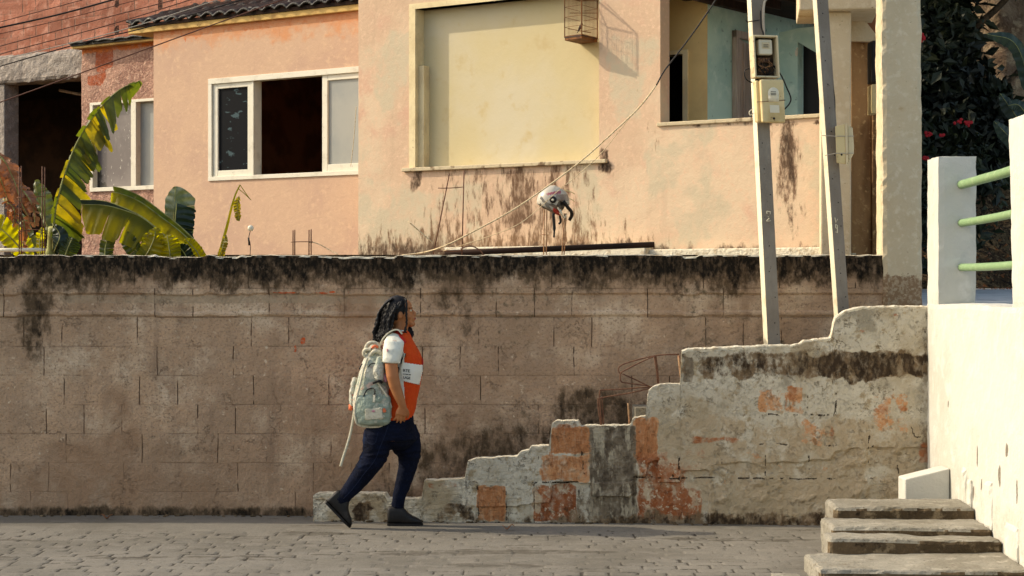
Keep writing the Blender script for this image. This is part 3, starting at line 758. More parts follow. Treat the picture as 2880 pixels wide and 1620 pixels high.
# window opening: cream lining left, sill, room behind
pb(MP, M['cream_trim'], wall, 'opening_trim_sun_strip', [(hx0 - .055, hx0 + .003, hz0, hz1 + .05, -.14, .006), (hx0 + .003, hx0 + .055, hz0, hz0 + .93, -.124, -.04), (hx0, hx1 + .02, hz1, hz1 + .05, -.14, .005)])  # short second strip paints in sunlight on the lower left reveal
pb(MP, M['sill'], wall, 'sill', [(hx0 - .11, hx1 + .07, hz0 - .03, hz0 + .004, -.15, .035)], .006)
pb(MP, M['cream_in'], house, 'recess_panel', [(hx0 - .02, hx1 + .02, hz0 - .02, hz1 + .02, -.20, -.125)])
pb(MP, M['concrete'], house, 'roof_slab', [(X1 - .02, X2 + .05, 4.55, 4.72, -.3, .10), (X1 - .02, X2 - .9, 4.55, 4.72, -2.6, -.3)], .01)
pb(MP, M['peach'], house, 'side_wall', [(X1, X1 + .15, 1.88, 4.55, -2.5, -.152)])
pb(MP, M['dark_in'], house, 'rear_wall', [(X1 + .15, X2 - 1.2, 1.88, 4.55, -2.6, -2.45)])
pb(MP, M['plaster_edge'], house, 'plinth', [(MP.x(1280), MP.x(1842), 1.9, 2.03, .02, .16), (MP.x(1842), X2, 1.9, 1.99, .02, .1)], .01)
# porch at right: yellow wall with door, teal walls
pb(MP, M['sill'], wall, 'parapet_cap', [(gx0 - .02, X2, gz0 - .02, gz0 + .012, -.15, .02)], .006)
YP = Pl(17.62, .70)
ya, yb = YP.x(1850), YP.x(1987); da, db = YP.x(1858), YP.x(1922); dz1 = YP.z(1922, 152)
pb(YP, M['yellow_in'], house, 'porch_wall', [(ya - .3, ya, 1.9, 4.3, -.1, .0), (ya, db, dz1, 4.3, -.1, 0), (db, yb, 1.9, 4.3, -.1, 0)])
pb(YP, M['cream_trim'], house, 'door_frame', [(da - .01, db, dz1 - .0, dz1 + .035, -.09, .015), (db, db + .04, 1.9, dz1 + .035, -.09, .015)])
pb(YP, M['black'], house, 'doorway_darkness_panel', [(ya - .3, yb, 1.9, 4.3, -.9, -.8)])  # black panel paints in the darkness of the room behind
tA = Vector((yb, YP.y(yb), 0)); tB = P(2235, 300, 3.75); tB.z = 0; tD = (tB - tA).normalized(); tN = Vector((tD.y, -tD.x, 0))
def tp(px, z, off=0):      # point on the teal wall under photo column px
    k = (px - 1440) / F
    t = (k * (tA.y - CY) - tA.x) / (tD.x - k * tD.y)
    q = tA + tD * t + tN * off; q.z = z; return q
def tbox(mb, a, b, z0, z1, o0, o1, z1b=None):
    z1b = z1 if z1b is None else z1b
    mb.hexa([tp(a, z0, o1), tp(b, z0, o1), tp(b, z0, o0), tp(a, z0, o0), tp(a, z1, o1), tp(b, z1b, o1), tp(b, z1b, o0), tp(a, z1, o0)])
mb = MB(); tbox(mb, 1990, 2330, 1.9, 4.3, -.1, 0); mb.build('teal_wall', M['teal'], house)
dr = MB(); tbox(dr, 2064, 2122, 1.9, 3.84, .004, .03, 3.78); od = dr.build('porch_door', M['old_wood'], house)
dr = MB(); tbox(dr, 2058, 2066, 1.9, 3.90, .004, .05); tbox(dr, 2080, 2085, 1.9, 3.80, .03, .045); tbox(dr, 2120, 2128, 1.9, 3.84, .004, .05); tbox(dr, 2058, 2128, 3.84, 3.90, .0045, .049, None)
dr.build('door_casing', M['old_wood'], od)
dr = MB(); tbox(dr, 2074, 2078, 2.60, 2.68, .03, .05); dr.build('door_latch', M['black'], od)
TP = Pl(18.35, .70)
mb = MB()
def poly_on(pl, pts, o0, o1, mb):
    n = len(pts); vs = [pl.at(a, b, o1) for a, b in pts] + [pl.at(a, b, o0) for a, b in pts]
    mb.add(vs, [tuple(range(n)), tuple(reversed(range(n, 2 * n)))] + [(i, i + n, (i + 1) % n + n, (i + 1) % n) for i in range(n)])
poly_on(TP, [(2190, 400), (2243, 400), (2243, 118), (2330, 168), (2330, 70), (2240, 80), (2190, 92)], -.1, 0, mb)
mb.build('stair_soffit_wall', M['teal'], house)
mb = MB(); poly_on(TP, [(2243, 400), (2334, 400), (2334, 100), (2243, 100)], -.2, -.11, mb); mb.build('stair_opening_darkness_panel', M['black'], house)  # black panel stands in for the unlit depth of the opening
pb(MP, M['dark_wood'], house, 'porch_ceiling', [(hx1 + .45, X2 + .1, 4.12, 4.3, -1.0, -.15), (hx1 + .45, X2 - .7, 4.12, 4.3, -2.5, -1.0)])
rf = MB()
for i in range(9):
    xx = hx1 + .7 + i * .24; rf.pbox(MP, xx, xx + .05, 4.05, 4.12, -1.0, -.1)
rf.build('rafter', M['dark_wood'], house)
pb(MP, M['dark_in'], house, 'porch_back', [(gx0 - .1, X2 - .75, 1.9, 4.3, -2.6, -2.5), (X2 - .6, X2 - .02, 1.9, 4.3, -1.75, -1.65)])
pb(MP, M['sill'], house, 'porch_floor', [(gx0 - .1, X2, 1.88, 1.95, -1.6, -.151)])
# little lamp holder on the soffit wall
mb = MB(); mb.ell(TP.at(2246, 150, .04), (.014, .014, .03)); mb.ell(TP.at(2247, 138, .03), (.01, .02, .012)); mb.build('wall_fitting', M['meter'], house, True)

# porch columns and cornice
pc = thing('porch_column', (2.55, 1.3, 1.9), 'cream square porch column with slab top, right of the peach wall', 'column')
CP = Pl(15.25, .12)
pb(CP, M['column'], pc, 'shaft', [(CP.x(2308), CP.x(2394), 1.88, 3.80, -.26, 0)], .012)
pb(CP, M['column'], pc, 'slab', [(CP.x(2246), CP.x(2470), 3.80, 4.2, -.7, .10)], .012)
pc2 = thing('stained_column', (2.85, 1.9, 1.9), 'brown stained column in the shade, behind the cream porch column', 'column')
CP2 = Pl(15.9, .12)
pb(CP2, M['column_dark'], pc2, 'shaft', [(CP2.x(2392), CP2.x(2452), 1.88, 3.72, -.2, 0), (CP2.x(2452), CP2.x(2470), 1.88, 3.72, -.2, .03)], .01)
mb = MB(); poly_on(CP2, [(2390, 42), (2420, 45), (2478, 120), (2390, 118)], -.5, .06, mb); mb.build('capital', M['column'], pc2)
bc = rbox(RW.x(2482), RW.x(2596), .22, .47, -.05, 4.6, .006, .035, 4, lambda p: p + Vector((-.004 * (p.z), 0, 0)))
V = np.array(bc.v); ppx, ppy = 1440 + V[:, 0] * F / 14.2, 810 - (V[:, 2] - CZ) * F / 14.2
bc.attrs['m1'] = A4(ss(740, 800, ppy) * .8 + sr(ppx, ppy, 2470, 2510, 560, 740, 8, 40) * .3)
tag(bc.build('concrete_column', M['column']), 'tall pale square concrete column at the right end of the stained wall', 'column')
# dark side passage filled by an added dark panel; small meter box
pd_ = thing('dark_gap_panel', (3.0, 2.6, 1.9), 'dark panel added to fill the shaded gap between the columns', 'filler panel')
mb = MB(); a = P(2430, 0, 2.6); c_ = P(2520, 0, 2.6); mb.box(a.x, c_.x, 2.6, 2.66, 1.85, 4.6); mb.build('panel', M['dark_in'], pd_)  # added panel filling the shaded gap
mb = MB()
for q in (2462, 2474, 2486):
    mb.tube([P(q, 330, 2.55), P(q + 2, 690, 2.55)], .008, 6)
mb.build('added_grille', M['black'], pd_)
mb = rbox(P(2449, 0, 1.2).x, P(2468, 0, 1.2).x, 1.15, 1.35, P(0, 320, 1.2).z, P(0, 238, 1.2).z, .002, .02, 2); rbox(P(2470, 0, 1.2).x, P(2484, 0, 1.2).x, 1.2, 1.38, P(0, 316, 1.2).z, P(0, 236, 1.2).z, .002, .02, 3, mb=mb)
tag(mb.build('wall_meter_box', M['box_cream'], None, False), 'cream meter box in the dark gap beside the tall column', 'meter box')
mb = MB(); mb.box(P(2443, 0, 1.3).x, P(2468, 0, 1.3).x, 1.16, 1.36, P(0, 236, 1.3).z, P(0, 120, 1.3).z); tag(mb.build('dark_junction_box', M['black'], None, False, .008), 'black box on the wall above the cream meter box in the dark gap', 'junction box')

# ================================================================== salmon house (left)
LP = Pl(17.6, .70)
lh = thing('salmon_house', (-1.6, 5, 1.9), 'salmon house with black tiled roof and white framed window, left of the peach house', 'house')
lx0, lx1 = LP.x(432), LP.x(1030); lzt = LP.z(1000, 30)
wx0, wx1 = LP.x(590), LP.x(1022); wz0, wz1 = LP.z(590, 506), LP.z(590, 228)
def lmask(px, py, x, z):
    n = fbm(px / 60, py / 60, 71, 4)
    ez = LP.z(1000, 30) - z
    o_ = (1 - ss(.0, .10 + .10 * n, ez)) * .95 + sr(px, py, 880, 1010, 0, 60, 20) * .3  # orange band paints the eave's shade onto the wall top
    crk = sr(px, py, 784, 786, 68, 108, 1.2, 4) + sr(px, py, 996, 999, 60, 300, 1.2, 20) * .5
    return {'m1': A4(o_, crk, (1 - ss(0, .5, ez)) * .7)}
lwall = facade(LP, lx0, lx1, 1.88, lzt, [(wx0, wx1, wz0, wz1)], .035, lmask, .14, None, 'wall', M['peach2'], lh)
win = pb(LP, M['white_frame'], lh, 'window', [(wx0 - .01, wx1, wz1 - .035, wz1 + .02, -.09, .014), (wx0 - .01, wx1, wz0 - .012, wz0 + .03, -.09, .014), (wx0 - .01, wx0 + .03, wz0 + .03, wz1 - .035, -.09, .013)], .003)
s0, s1, s2, s3 = LP.x(594), LP.x(708), LP.x(905), LP.x(1022)
def sash(pl, a, b, z0, z1, w, o0, o1, glass, parent, wb=None):
    wb = wb or w
    f = pb(pl, M['white_frame'], parent, 'sash', [(a, a + w, z0, z1, o0, o1), (b - w, b, z0, z1, o0, o1), (a + w, b - w, z0, z0 + wb, o0, o1 - .001), (a + w, b - w, z1 - w, z1, o0, o1 - .001)], .003)
    mb = MB(); mb.pbox(pl, a + w - .005, b - w + .005, z0 + wb - .005, z1 - w + .005, (o0 + o1) / 2 - .003, (o0 + o1) / 2 + .003)
    V = np.array(mb.v); 
    g = mb.build('pane', glass, parent); return f
sash(LP, s0 + .02, s1, wz0 + .03, wz1 - .035, .05, -.05, -.005, M['glass_dark'], lh, .06)
sash(LP, s2, s3, wz0 + .03, wz1 - .035, .055, -.05, -.005, M['glass_frost'], lh, .07)
pb(LP, M['white_frame'], lh, 'window_post', [(s1, s1 + .018, wz0 + .03, wz1 - .035, -.12, .0)])
pb(LP, M['dark_in'], lh, 'room', [(lx0 + .1, lx1 + .2, 1.9, lzt, -2.6, -2.5), (lx0 + .1, lx0 + .2, 1.9, lzt, -2.5, -.15), (lx1 + .2, lx1 + .3, 1.9, lzt, -2.5, -.15), (lx0 + .1, lx1 + .3, lzt - .05, lzt, -2.5, -.15), (lx0 + .1, lx1 + .3, 1.9, 1.95, -2.5, -.15)])
def tile_roof(pl, xa, xb, ze, slope, depth, name, parent, over, per=.155, amp=.026, th=.02, seed=0):
    mb = MB(); n = int((xb - xa) / .012); R = 34; rows = []
    for i in range(n + 1):
        x = xa + (xb - xa) * i / n; col = []
        for j in range(R + 1):
            r = depth * j / R; lap = ((r / .5) % 1.0) * -.016
            w = amp * abs(math.sin(math.pi * (x / per) + .25 * mnoise.noise(Vector((r * 3, seed, x))))) ** .8 + .008 * mnoise.noise(Vector((x * 5, r * 5, seed)))
            col.append((x, r, ze + th + r * slope + w + lap))
        rows.append(col)
    vs = [pl.pt(x, z, over - r) for c in rows for x, r, z in c]
    fs = [(i * (R + 1) + j, (i + 1) * (R + 1) + j, (i + 1) * (R + 1) + j + 1, i * (R + 1) + j + 1) for i in range(n) for j in range(R)]
    k = len(vs); vs += [pl.pt(c[0][0], c[0][2] - .022, over) for c in rows]
    fs += [(k + i, k + i + 1, (i + 1) * (R + 1), i * (R + 1)) for i in range(n)]
    k2 = len(vs); vs += [pl.pt(c[0][0], c[0][2] - .022, over - .05) for c in rows]; fs += [(k2 + i, k2 + i + 1, k + i + 1, k + i) for i in range(n)]
    mb.add(vs, fs); return mb.build(name, M['tiles'], parent, True)
xe = LP.x(372)
roof = tile_roof(LP, xe, lx1 + .02, lzt + .07, math.tan(math.radians(17)), 1.0, 'roof', lh, .09, .135, .042)
pb(LP, M['fascia'], roof, 'eave_board', [(xe - .01, lx1, lzt - .004, lzt + .055, -.3, .045)], .005)
pb(LP, M['dark_wood'], roof, 'roof_base', [(xe, lx1 + .1, lzt + .056, lzt + .09, -.9, .06)])

# ================================================================== small rough-rendered house
SP = Pl(18.45, .70)
sh = thing('roughcast_house', (-3.6, 7, 1.9), 'small rough rendered house with a dusty window, behind the banana leaves', 'house')
rx0, rx1 = SP.x(224), SP.x(470); rzt = SP.z(330, 128); vx0, vx1 = SP.x(256), SP.x(470); vz0, vz1 = SP.z(256, 540), SP.z(256, 290)
def kmask(px, py, x, z):
    brickp = sr(px, py, 270, 318, 135, 190, 6) + sr(px, py, 248, 288, 215, 240, 5) + sr(px, py, 268, 300, 180, 225, 6) * .6
    return {'m1': A4(brickp, (1 - ss(0, .12, rzt - z)) * .9, sr(px, py, 200, 460, 520, 800, 20, 40) * .35)}
facade(SP, rx0, rx1, 1.88, rzt, [(vx0, vx1, vz0, vz1)], .03, kmask, .14, lambda x, z: .02 * (fbm(x * 8, z * 8, 31, 4) - .5) - .03 * (1 - ss(0, .03, x - rx0)), 'wall', M['roughcast'], sh)
pb(SP, M['white_frame'], sh, 'window', [(vx0, vx1, vz1 - .03, vz1, -.09, .022), (vx0, vx1, vz0, vz0 + .045, -.09, .022), (vx0, vx0 + .04, vz0 + .045, vz1 - .03, -.09, .021), (SP.x(372), SP.x(386), vz0 + .045, vz1 - .03, -.09, .021)], .003)
def pane(pl, a, b, z0, z1, off, m, parent, dark=None):
    n = 24; mb = MB(); V = []
    for i in range(n + 1):
        for j in range(n + 1):
            V.append(pl.pt(a + (b - a) * i / n, z0 + (z1 - z0) * j / n, off))
    mb.add(V, [(i * (n + 1) + j, (i + 1) * (n + 1) + j, (i + 1) * (n + 1) + j + 1, i * (n + 1) + j + 1) for i in range(n) for j in range(n)])
    I = np.repeat(np.arange(n + 1), n + 1) / n; J = np.tile(np.arange(n + 1), n + 1) / n
    mb.attrs['m1'] = A4((1 - ss(.0, .5, I * .8 + J)) * 1.0)
    mb.add([pl.pt(a, z0, off - .005), pl.pt(b, z0, off - .005), pl.pt(b, z1, off - .005), pl.pt(a, z1, off - .005)], [(3, 2, 1, 0)]); mb.attrs['m1'] = np.vstack([mb.attrs['m1'], np.zeros((4, 4))])
    return mb.build('pane', m, parent)
pane(SP, vx0 + .04, SP.x(372), vz0 + .045, vz1 - .03, -.05, M['glass_grey'], sh)
pane(SP, SP.x(386), vx1, vz0 + .045, vz1 - .03, -.05, M['glass_frost'], sh)
pb(SP, M['dark_in'], sh, 'room', [(rx0 + .02, rx1, 1.9, rzt, -1.3, -1.2), (rx0 + .02, rx0 + .1, 1.9, rzt, -1.2, -.15)])
sroof = tile_roof(SP, rx0 - .02, rx1, rzt + .035, math.tan(math.radians(9)), 1.3, 'roof', sh, .14, .18, .015, .02, 4)
pb(SP, M['fascia'], sroof, 'eave_board', [(rx0 - .02, rx1, rzt - .002, rzt + .02, -.1, .1)])
pb(SP, M['tiles'], sroof, 'roof_base', [(rx0 - .02, rx1, rzt + .021, rzt + .055, -1.3, .12)])

# ================================================================== brick building with concrete beam and dark garage
GP = Pl(18.75, .70)
bh = thing('brick_building', (-5, 8, 1.9), 'unfinished building of bare clay blocks above a concrete beam, top left', 'building')
bx0, bx1 = GP.x(-1000), GP.x(1040)
bz0 = GP.z(225, 138)
def bmask(px, py, x, z):
    R = lambda *a: sr(px, py, *a); h = 0
    for (a, b) in [(319, 75), (319, 0), (445, 0), (64, 64)]:
        for i in range(2):
            for j in range(3):
                h = h + R(a + i * 9, a + i * 9 + 6, b + j * 10, b + j * 10 + 7, 1.5)
    h = h * (px > 200)
    return {'m1': A4(h * .9 + R(134, 138, 62, 70, 2) * 1.0)}
facade(GP, bx0, bx1, bz0, 6.2, [], .05, bmask, .2, lambda x, z: .01 * (_h(np.floor(x / .178), np.floor(z / .142), 3) - .5), 'brick_wall', M['brick'], bh)
bw = GP.x(267)
rr = MB()
V0 = rbox(0, bw - bx0, 0, .30, GP.z(267, 215) - .01, bz0 + .012, .014, .05, 8, lambda p: GP.pt(bx0 + p.x, p.z, .06 - p.y)); V0.build('concrete_beam', M['concrete'], bh)
pb(GP, M['concrete'], bh, 'pillar', [(GP.x(-10), GP.x(16), 1.88, GP.z(267, 215), -.2, .02)], .01)
pb(GP, M['dark_block'], bh, 'garage_back_wall', [(GP.x(28), GP.x(192), 1.9, GP.z(110, 352), -1.45, -1.3)])
M['dark_garage'] = mat('dark_garage', C(58, 38, 26), .95, .1, noise=[(3, C(40, 26, 18), .4, .6)])
pb(GP, M['dark_garage'], bh, 'garage', [(bx0, bx1, 1.9, bz0, -3.2, -3.1), (GP.x(228), GP.x(240), 1.9, bz0, -3.1, -.25), (bx0, bx1, bz0 - .1, bz0, -3.1, -.25)])
mb = MB()
for (a, b, c, d, e) in [(40, 240, 150, 262, -.7), (70, 242, 165, 255, -.9), (165, 246, 168, 262, -.6), (168, 262, 225, 270, -.5), (120, 238, 225, 252, -.8)]:
    mb.tube([GP.at(a, b, e), GP.at(c, d, e)], .018, 6)
mb.build('ceiling_battens', M['old_wood'], bh)

# ================================================================== utility poles and meters
def lean_pole(name, top, bot, y, w, label, marks):
    root = thing(name, P(bot[0], 1460, y) * 1, label, 'utility pole')
    T = P(top[0], top[1], y); B = P(bot[0], bot[1], y); dr = (T - B).normalized()
    T2 = T + dr * 1.6; B2 = B - dr * ((B.z + .05) / dr.z)
    ang = math.radians(-12); ex = Vector((math.cos(ang), -math.sin(ang), 0)); ey = Vector((math.sin(ang), math.cos(ang), 0))
    def sec(c, h): return [c - ex * h - ey * h, c + ex * h - ey * h, c + ex * h + ey * h, c - ex * h + ey * h]
    mb = MB(); mb.hexa(sec(B2, w / 2) + sec(T2, w / 2 * .97))
    mb.mi[5] = 0
    mb.build('shaft', M['pole'], root, False, .004)
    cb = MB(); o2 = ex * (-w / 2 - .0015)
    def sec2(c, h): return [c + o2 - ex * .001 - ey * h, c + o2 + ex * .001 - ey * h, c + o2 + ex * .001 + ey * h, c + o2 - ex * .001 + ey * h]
    cb.hexa(sec2(B2, w / 2 - .002) + sec2(T2, w / 2 * .97 - .002)); cb.build('sunlit_face_plate', M['pole_sunlit'], root)  # pale plate paints in the sunlight on the pole's left face
    mk = MB()
    for st in marks:
        pts = [P(a, b, y - w / 2 - .018) for a, b in st]
        mk.tube(pts, .0035, 5)
    mk.build('painted_mark', M['paint_mark'], root)
    for k in range(14):
        hl = MB()
        t = .1 + k * .12; c = B.lerp(T, (t * .62) % 1) - ey * (w / 2 + .0005) + ex * random.uniform(-.02, .025)
        hl.ell(c, (.004, .003, .005), None, 6, 4)
        hl.build('bolt_hole', M['black'], root)
    return root, (lambda py, sx=0, oy=0: P(bot[0] + (top[0] - bot[0]) * (bot[1] - py) / (bot[1] - top[1]), py, y) + ex * sx - ey * (w / 2 + oy)), ex, ey
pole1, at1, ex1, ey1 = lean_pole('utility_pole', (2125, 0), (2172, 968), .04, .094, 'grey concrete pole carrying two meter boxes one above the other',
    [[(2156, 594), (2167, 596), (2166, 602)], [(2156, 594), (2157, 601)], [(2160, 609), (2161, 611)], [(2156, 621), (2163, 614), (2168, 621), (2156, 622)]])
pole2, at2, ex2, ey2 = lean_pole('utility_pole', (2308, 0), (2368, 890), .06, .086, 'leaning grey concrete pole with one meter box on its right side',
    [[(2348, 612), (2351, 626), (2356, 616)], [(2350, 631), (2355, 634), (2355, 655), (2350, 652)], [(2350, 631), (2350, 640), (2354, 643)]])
def local(o, u, v, w, ex, ey):        # point from local right, up, out
    return o + ex * u + Vector((0, 0, v)) - ey * w
def lbox(mb, o, u0, u1, v0, v1, w0, w1, ex, ey, sh=0.0):
    L = lambda a, b, c: local(o, a - sh * b, b, c, ex, ey)
    mb.hexa([L(u0, v0, w1), L(u1, v0, w1), L(u1, v0, w0), L(u0, v0, w0), L(u0, v1, w1), L(u1, v1, w1), L(u1, v1, w0), L(u0, v1, w0)])
    return mb
SH = .05
# open box with the meter showing
o = P(2143, 163, -.02)
m1 = thing('meter_box', P(2143, 223, -.02), 'open electricity meter box with wires showing, upper box on the left pole', 'meter box', 'meter boxes on the poles')
mb = MB(); lbox(mb, o, -.085, .085, -.152, .152, 0, .012, ex1, ey1, SH); mb.build('back_plate', M['box_in'], m1)
mb = MB()
for a in [(-.095, -.080, -.152, .152), (.080, .095, -.152, .152)]: lbox(mb, o, *a, 0, .10, ex1, ey1, SH)
mb2 = [(-.080, .080, .138, .152), (-.080, .080, -.152, -.138)]
for a in mb2: lbox(mb, o, *a, 0, .0995, ex1, ey1, SH)
mb.build('rim', M['box_rim'], m1, False, .006)
mb = MB(); lbox(mb, o, -.048, .058, .015, .125, .012, .075, ex1, ey1, SH); mt = mb.build('meter', M['meter'], m1, False, .012)
mb = MB(); lbox(mb, o, -.024, .036, .060, .105, .075, .082, ex1, ey1, SH); mb.build('meter_window', M['box_rim'], mt, False, .003)
mb = MB()
for v in (.085, .075, .067): lbox(mb, o, -.014, .024, v, v + .004, .082, .0835, ex1, ey1, SH)
mb.build('meter_digits', M['ink'], mt)
mb = MB()
for k in range(5): lbox(mb, o, -.04 + k * .018, -.028 + k * .018, -.035, -.005, .012, .04, ex1, ey1, SH)
for k in range(7):
    a = random.uniform(-.06, .06); mb.tube(smoothpath([local(o, a * .5, -.02, .04, ex1, ey1), local(o, a, -.06, .06, ex1, ey1), local(o, -a * .8, -.09, .05, ex1, ey1), local(o, a * .4, -.12, .03, ex1, ey1)], 5), .003, 5)
mb.build('terminals', M['copper'], m1)
mb = MB()
for k in range(4):
    a = -.05 + k * .03; mb.tube(smoothpath([local(o, a, -.05, .05, ex1, ey1), local(o, a + .03, -.1, .06, ex1, ey1), local(o, .02, -.13, .04, ex1, ey1)], 5), .0035, 5)
mb.build('box_wires', M['black'], m1)
# closed box below
o = P(2156, 288, -.02)
m2 = thing('meter_box', P(2156, 348, -.02), 'closed yellowed meter box tied with wire, lower box on the left pole', 'meter box', 'meter boxes on the poles')
mb = MB(); lbox(mb, o, -.100, .095, -.150, .150, 0, .07, ex1, ey1, SH); mb.build('case', M['box_cream'], m2, False, .014)
mb = MB(); lbox(mb, o, -.078, .098, -.155, .155, .07, .115, ex1, ey1, SH); cov = mb.build('cover', M['box_cream'], m2, False, .014)
mb = MB(); c = local(o, .01, .055, .116, ex1, ey1); rot = Matrix((ex1, ey1, Vector((0, 0, 1)))).transposed(); mb.ell(c, (.042, .012, .042), rot); lbox(mb, o, -.028, .05, -.005, .05, .112, .122, ex1, ey1, SH)
mb.build('meter_dome', M['meter'], cov, True)
mb = MB(); lbox(mb, o, -.02, .052, -.085, -.03, .115, .119, ex1, ey1, SH); mb.build('label_plate', M['meter'], cov, False, .004)
mb = MB()
for v in (.062, .050, .041): lbox(mb, o, -.010, .028, v, v + .004, .127, .129, ex1, ey1, SH)
mb.build('meter_digits', M['ink'], cov)
mb = MB(); mb.tube([local(o, -.10, -.006, .08, ex1, ey1), local(o, -.08, -.008, .1175, ex1, ey1), local(o, .1, .008, .1175, ex1, ey1), local(o, .104, .008, .07, ex1, ey1)], .0022, 5); mb.build('tie_wire', M['rust'], m2)
mb = MB(); mb.ell(local(o, .015, -.125, .116, ex1, ey1), (.009, .005, .009), rot); mb.build('screw', M['black'], m2)
# box on the side of the second pole
o = P(2374, 408, .0)
m3 = thing('meter_box', P(2374, 465, 0), 'cream meter box seen from its side, strapped to the right of the leaning pole', 'meter box', 'meter boxes on the poles')
exb = Vector((math.cos(math.radians(60)), math.sin(math.radians(60)), 0)); eyb = Vector((-math.sin(math.radians(60)), math.cos(math.radians(60)), 0)) * -1
def side_prism(mb, pts, y0, y1):
    vs = [P(a, b, y0) for a, b in pts] + [P(a, b, y1) for a, b in pts]; n = len(pts)
    mb.add(vs, [tuple(reversed(range(n))), tuple(range(n, 2 * n))] + [(i, (i + 1) % n, (i + 1) % n + n, i + n) for i in range(n)])
mb = MB(); side_prism(mb, [(2349, 355), (2376, 349), (2379, 462), (2353, 458)], -.08, .10); mb.build('case', M['box_cream'], m3, False, .005)
mb = MB(); side_prism(mb, [(2377, 347), (2383, 348), (2386, 465), (2380, 466)], -.085, .105); mb.build('rim', M['box_rim'], m3, False, .003)
mb = MB(); side_prism(mb, [(2384, 352), (2398, 358), (2402, 412), (2401, 432), (2386, 460)], -.07, .09); mb.build('cover', M['box_rim'], m3, False, .006)
mb = MB()
for a, b in (((2312, 381), (2400, 383)), ((2320, 437), (2400, 431))):
    mb.tube([P(a[0], a[1], 0), P(a[0] + 2, a[1], -.06), P(2350, b[1], -.09), P(b[0], b[1], -.078), P(b[0] + 1, b[1], 0)], .0028, 5)
mb.build('strap_wire', M['pvc'], m3)
mb = MB(); mb.ell(P(2367, 435, -.081), (.007, .004, .007)); mb.build('screw', M['black'], m3)

def cable(name, pts, y, r, m, label, cat='cable', group=None, n=6):
    mb = MB(); mb.tube(smoothpath([P(a, b, (c[0] if c else y)) for a, b, *c in pts], n), r, 6)
    return tag(mb.build(name, m, None, True), label, cat, group)
cable('conduit_pipe', [(2166, -10), (2152, 2), (2148, 20), (2147, 60), (2149, 102)], -.02, .009, M['pvc'], 'pale bent conduit pipe entering the top of the open meter box', 'pipe')
cable('black_cable', [(2138, 30), (2140, 70), (2146, 92), (2148, 106)], -.05, .007, M['black'], 'short thick black cable dropping into the top of the open meter box')
cable('black_cable', [(2181, 158), (2190, 178), (2186, 190), (2176, 186), (2196, 210), (2212, 245), (2224, 275), (2220, 292), (2206, 308)], -.05, .005, M['black'], 'black cable looping down beside the right edge of both meter boxes')
cable('black_cable', [(2108, 192), (2096, 198), (2094, 212), (2102, 226), (2116, 232)], -.05, .005, M['black'], 'small black cable loop at the left edge of the open meter box')
cable('white_cable', [(2118, 306), (2108, 314), (2110, 324), (2120, 318)], -.06, .004, M['meter'], 'tiny white cable loop at the left edge of the closed meter box')
cable('pole_tie', [(2098, 56), (2102, 62), (2112, 60), (2140, 56)], -.025, .004, M['black'], 'thin black tie wire wrapped near the top of the left pole', 'wire')
cable('black_cable', [(2318, -10), (2324, 60), (2334, 140), (2342, 230), (2348, 290), (2347, 352)], .03, .0045, M['black'], 'thin black cable hanging down behind the leaning pole to its box')
cable('brace_bar', [(2128, 232), (2128, 222)], -.02, .012, M['black'], 'short dark link joining the two meter boxes on the left pole', 'bracket')

# rope and service wire
cable('pale_rope', [(1130, 718, .30), (1190, 710, .28), (1250, 692, .1), (1330, 652, .05), (1440, 592), (1540, 524), (1640, 448), (1740, 358), (1800, 300), (1846, 240)], .05, .0058, M['rope'], 'pale rope rising from the wall top across the peach wall', 'rope')
cable('thin_cord', [(1246, 706, .3), (1330, 680, .2), (1440, 640), (1500, 600), (1560, 545), (1620, 496), (1690, 432), (1760, 345), (1843, 244)], .07, .0028, M['rope'], 'thin slack cord running below the pale rope', 'cord')
cable('service_wire', [(1846, 240), (1868, 200), (1905, 152), (1950, 92), (2000, 20), (2026, -22)], .05, .0062, M['black'], 'thick dark wire continuing the pale rope up to the top edge', 'wire')
cable('fallen_cord', [(867, 682, .33), (890, 684, .33), (925, 702, .33), (950, 716, .3)], .3, .004, M['rope'], 'short pale cord drooping from short bars over the wall top', 'cord')
# overhead wires at top left
for pts, r, m, lb in [
    ([(-30, 70), (100, 35), (250, -5)], .0035, 'wire_brown', 'highest thin brown wire crossing the top left brick wall'),
    ([(-30, 84), (160, 42), (330, -4)], .0075, 'black', 'thick black overhead cable crossing the top left brick wall'),
    ([(-30, 102), (180, 54), (370, 4), (400, -6)], .003, 'wire_brown', 'thin brown wire just below the thick black overhead cable'),
    ([(-30, 138), (250, 62), (520, -8)], .0042, 'wire_brown', 'brown wire crossing the middle of the top left brick wall'),
    ([(-30, 160), (300, 72), (560, -8)], .0042, 'wire_brown', 'brown wire low on the brick wall, ending above the black roof'),
    ([(-30, 176), (330, 88), (630, -6)], .0038, 'pvc', 'grey wire crossing over the left end of the black tiled roof'),
    ([(-30, 195), (240, 118), (420, 75), (700, -6)], .005, 'black', 'dark wire along the top of the grey concrete beam'),
    ([(-30, 298), (60, 266), (270, 190), (400, 142), (620, 62), (810, -6)], .0052, 'wire_brown', 'lowest brown wire, running from dark garage across the tiled roof')]:
    cable('overhead_wire', pts, 1.6, r, M[m], lb, 'wire', 'overhead wires at top left')
cable('cord_on_window', [(1002, 300), (996, 380), (990, 440), (986, 468)], 2.3, .003, M['rope'], 'thin pale cord hanging over the frosted right pane of the salmon house', 'cord')

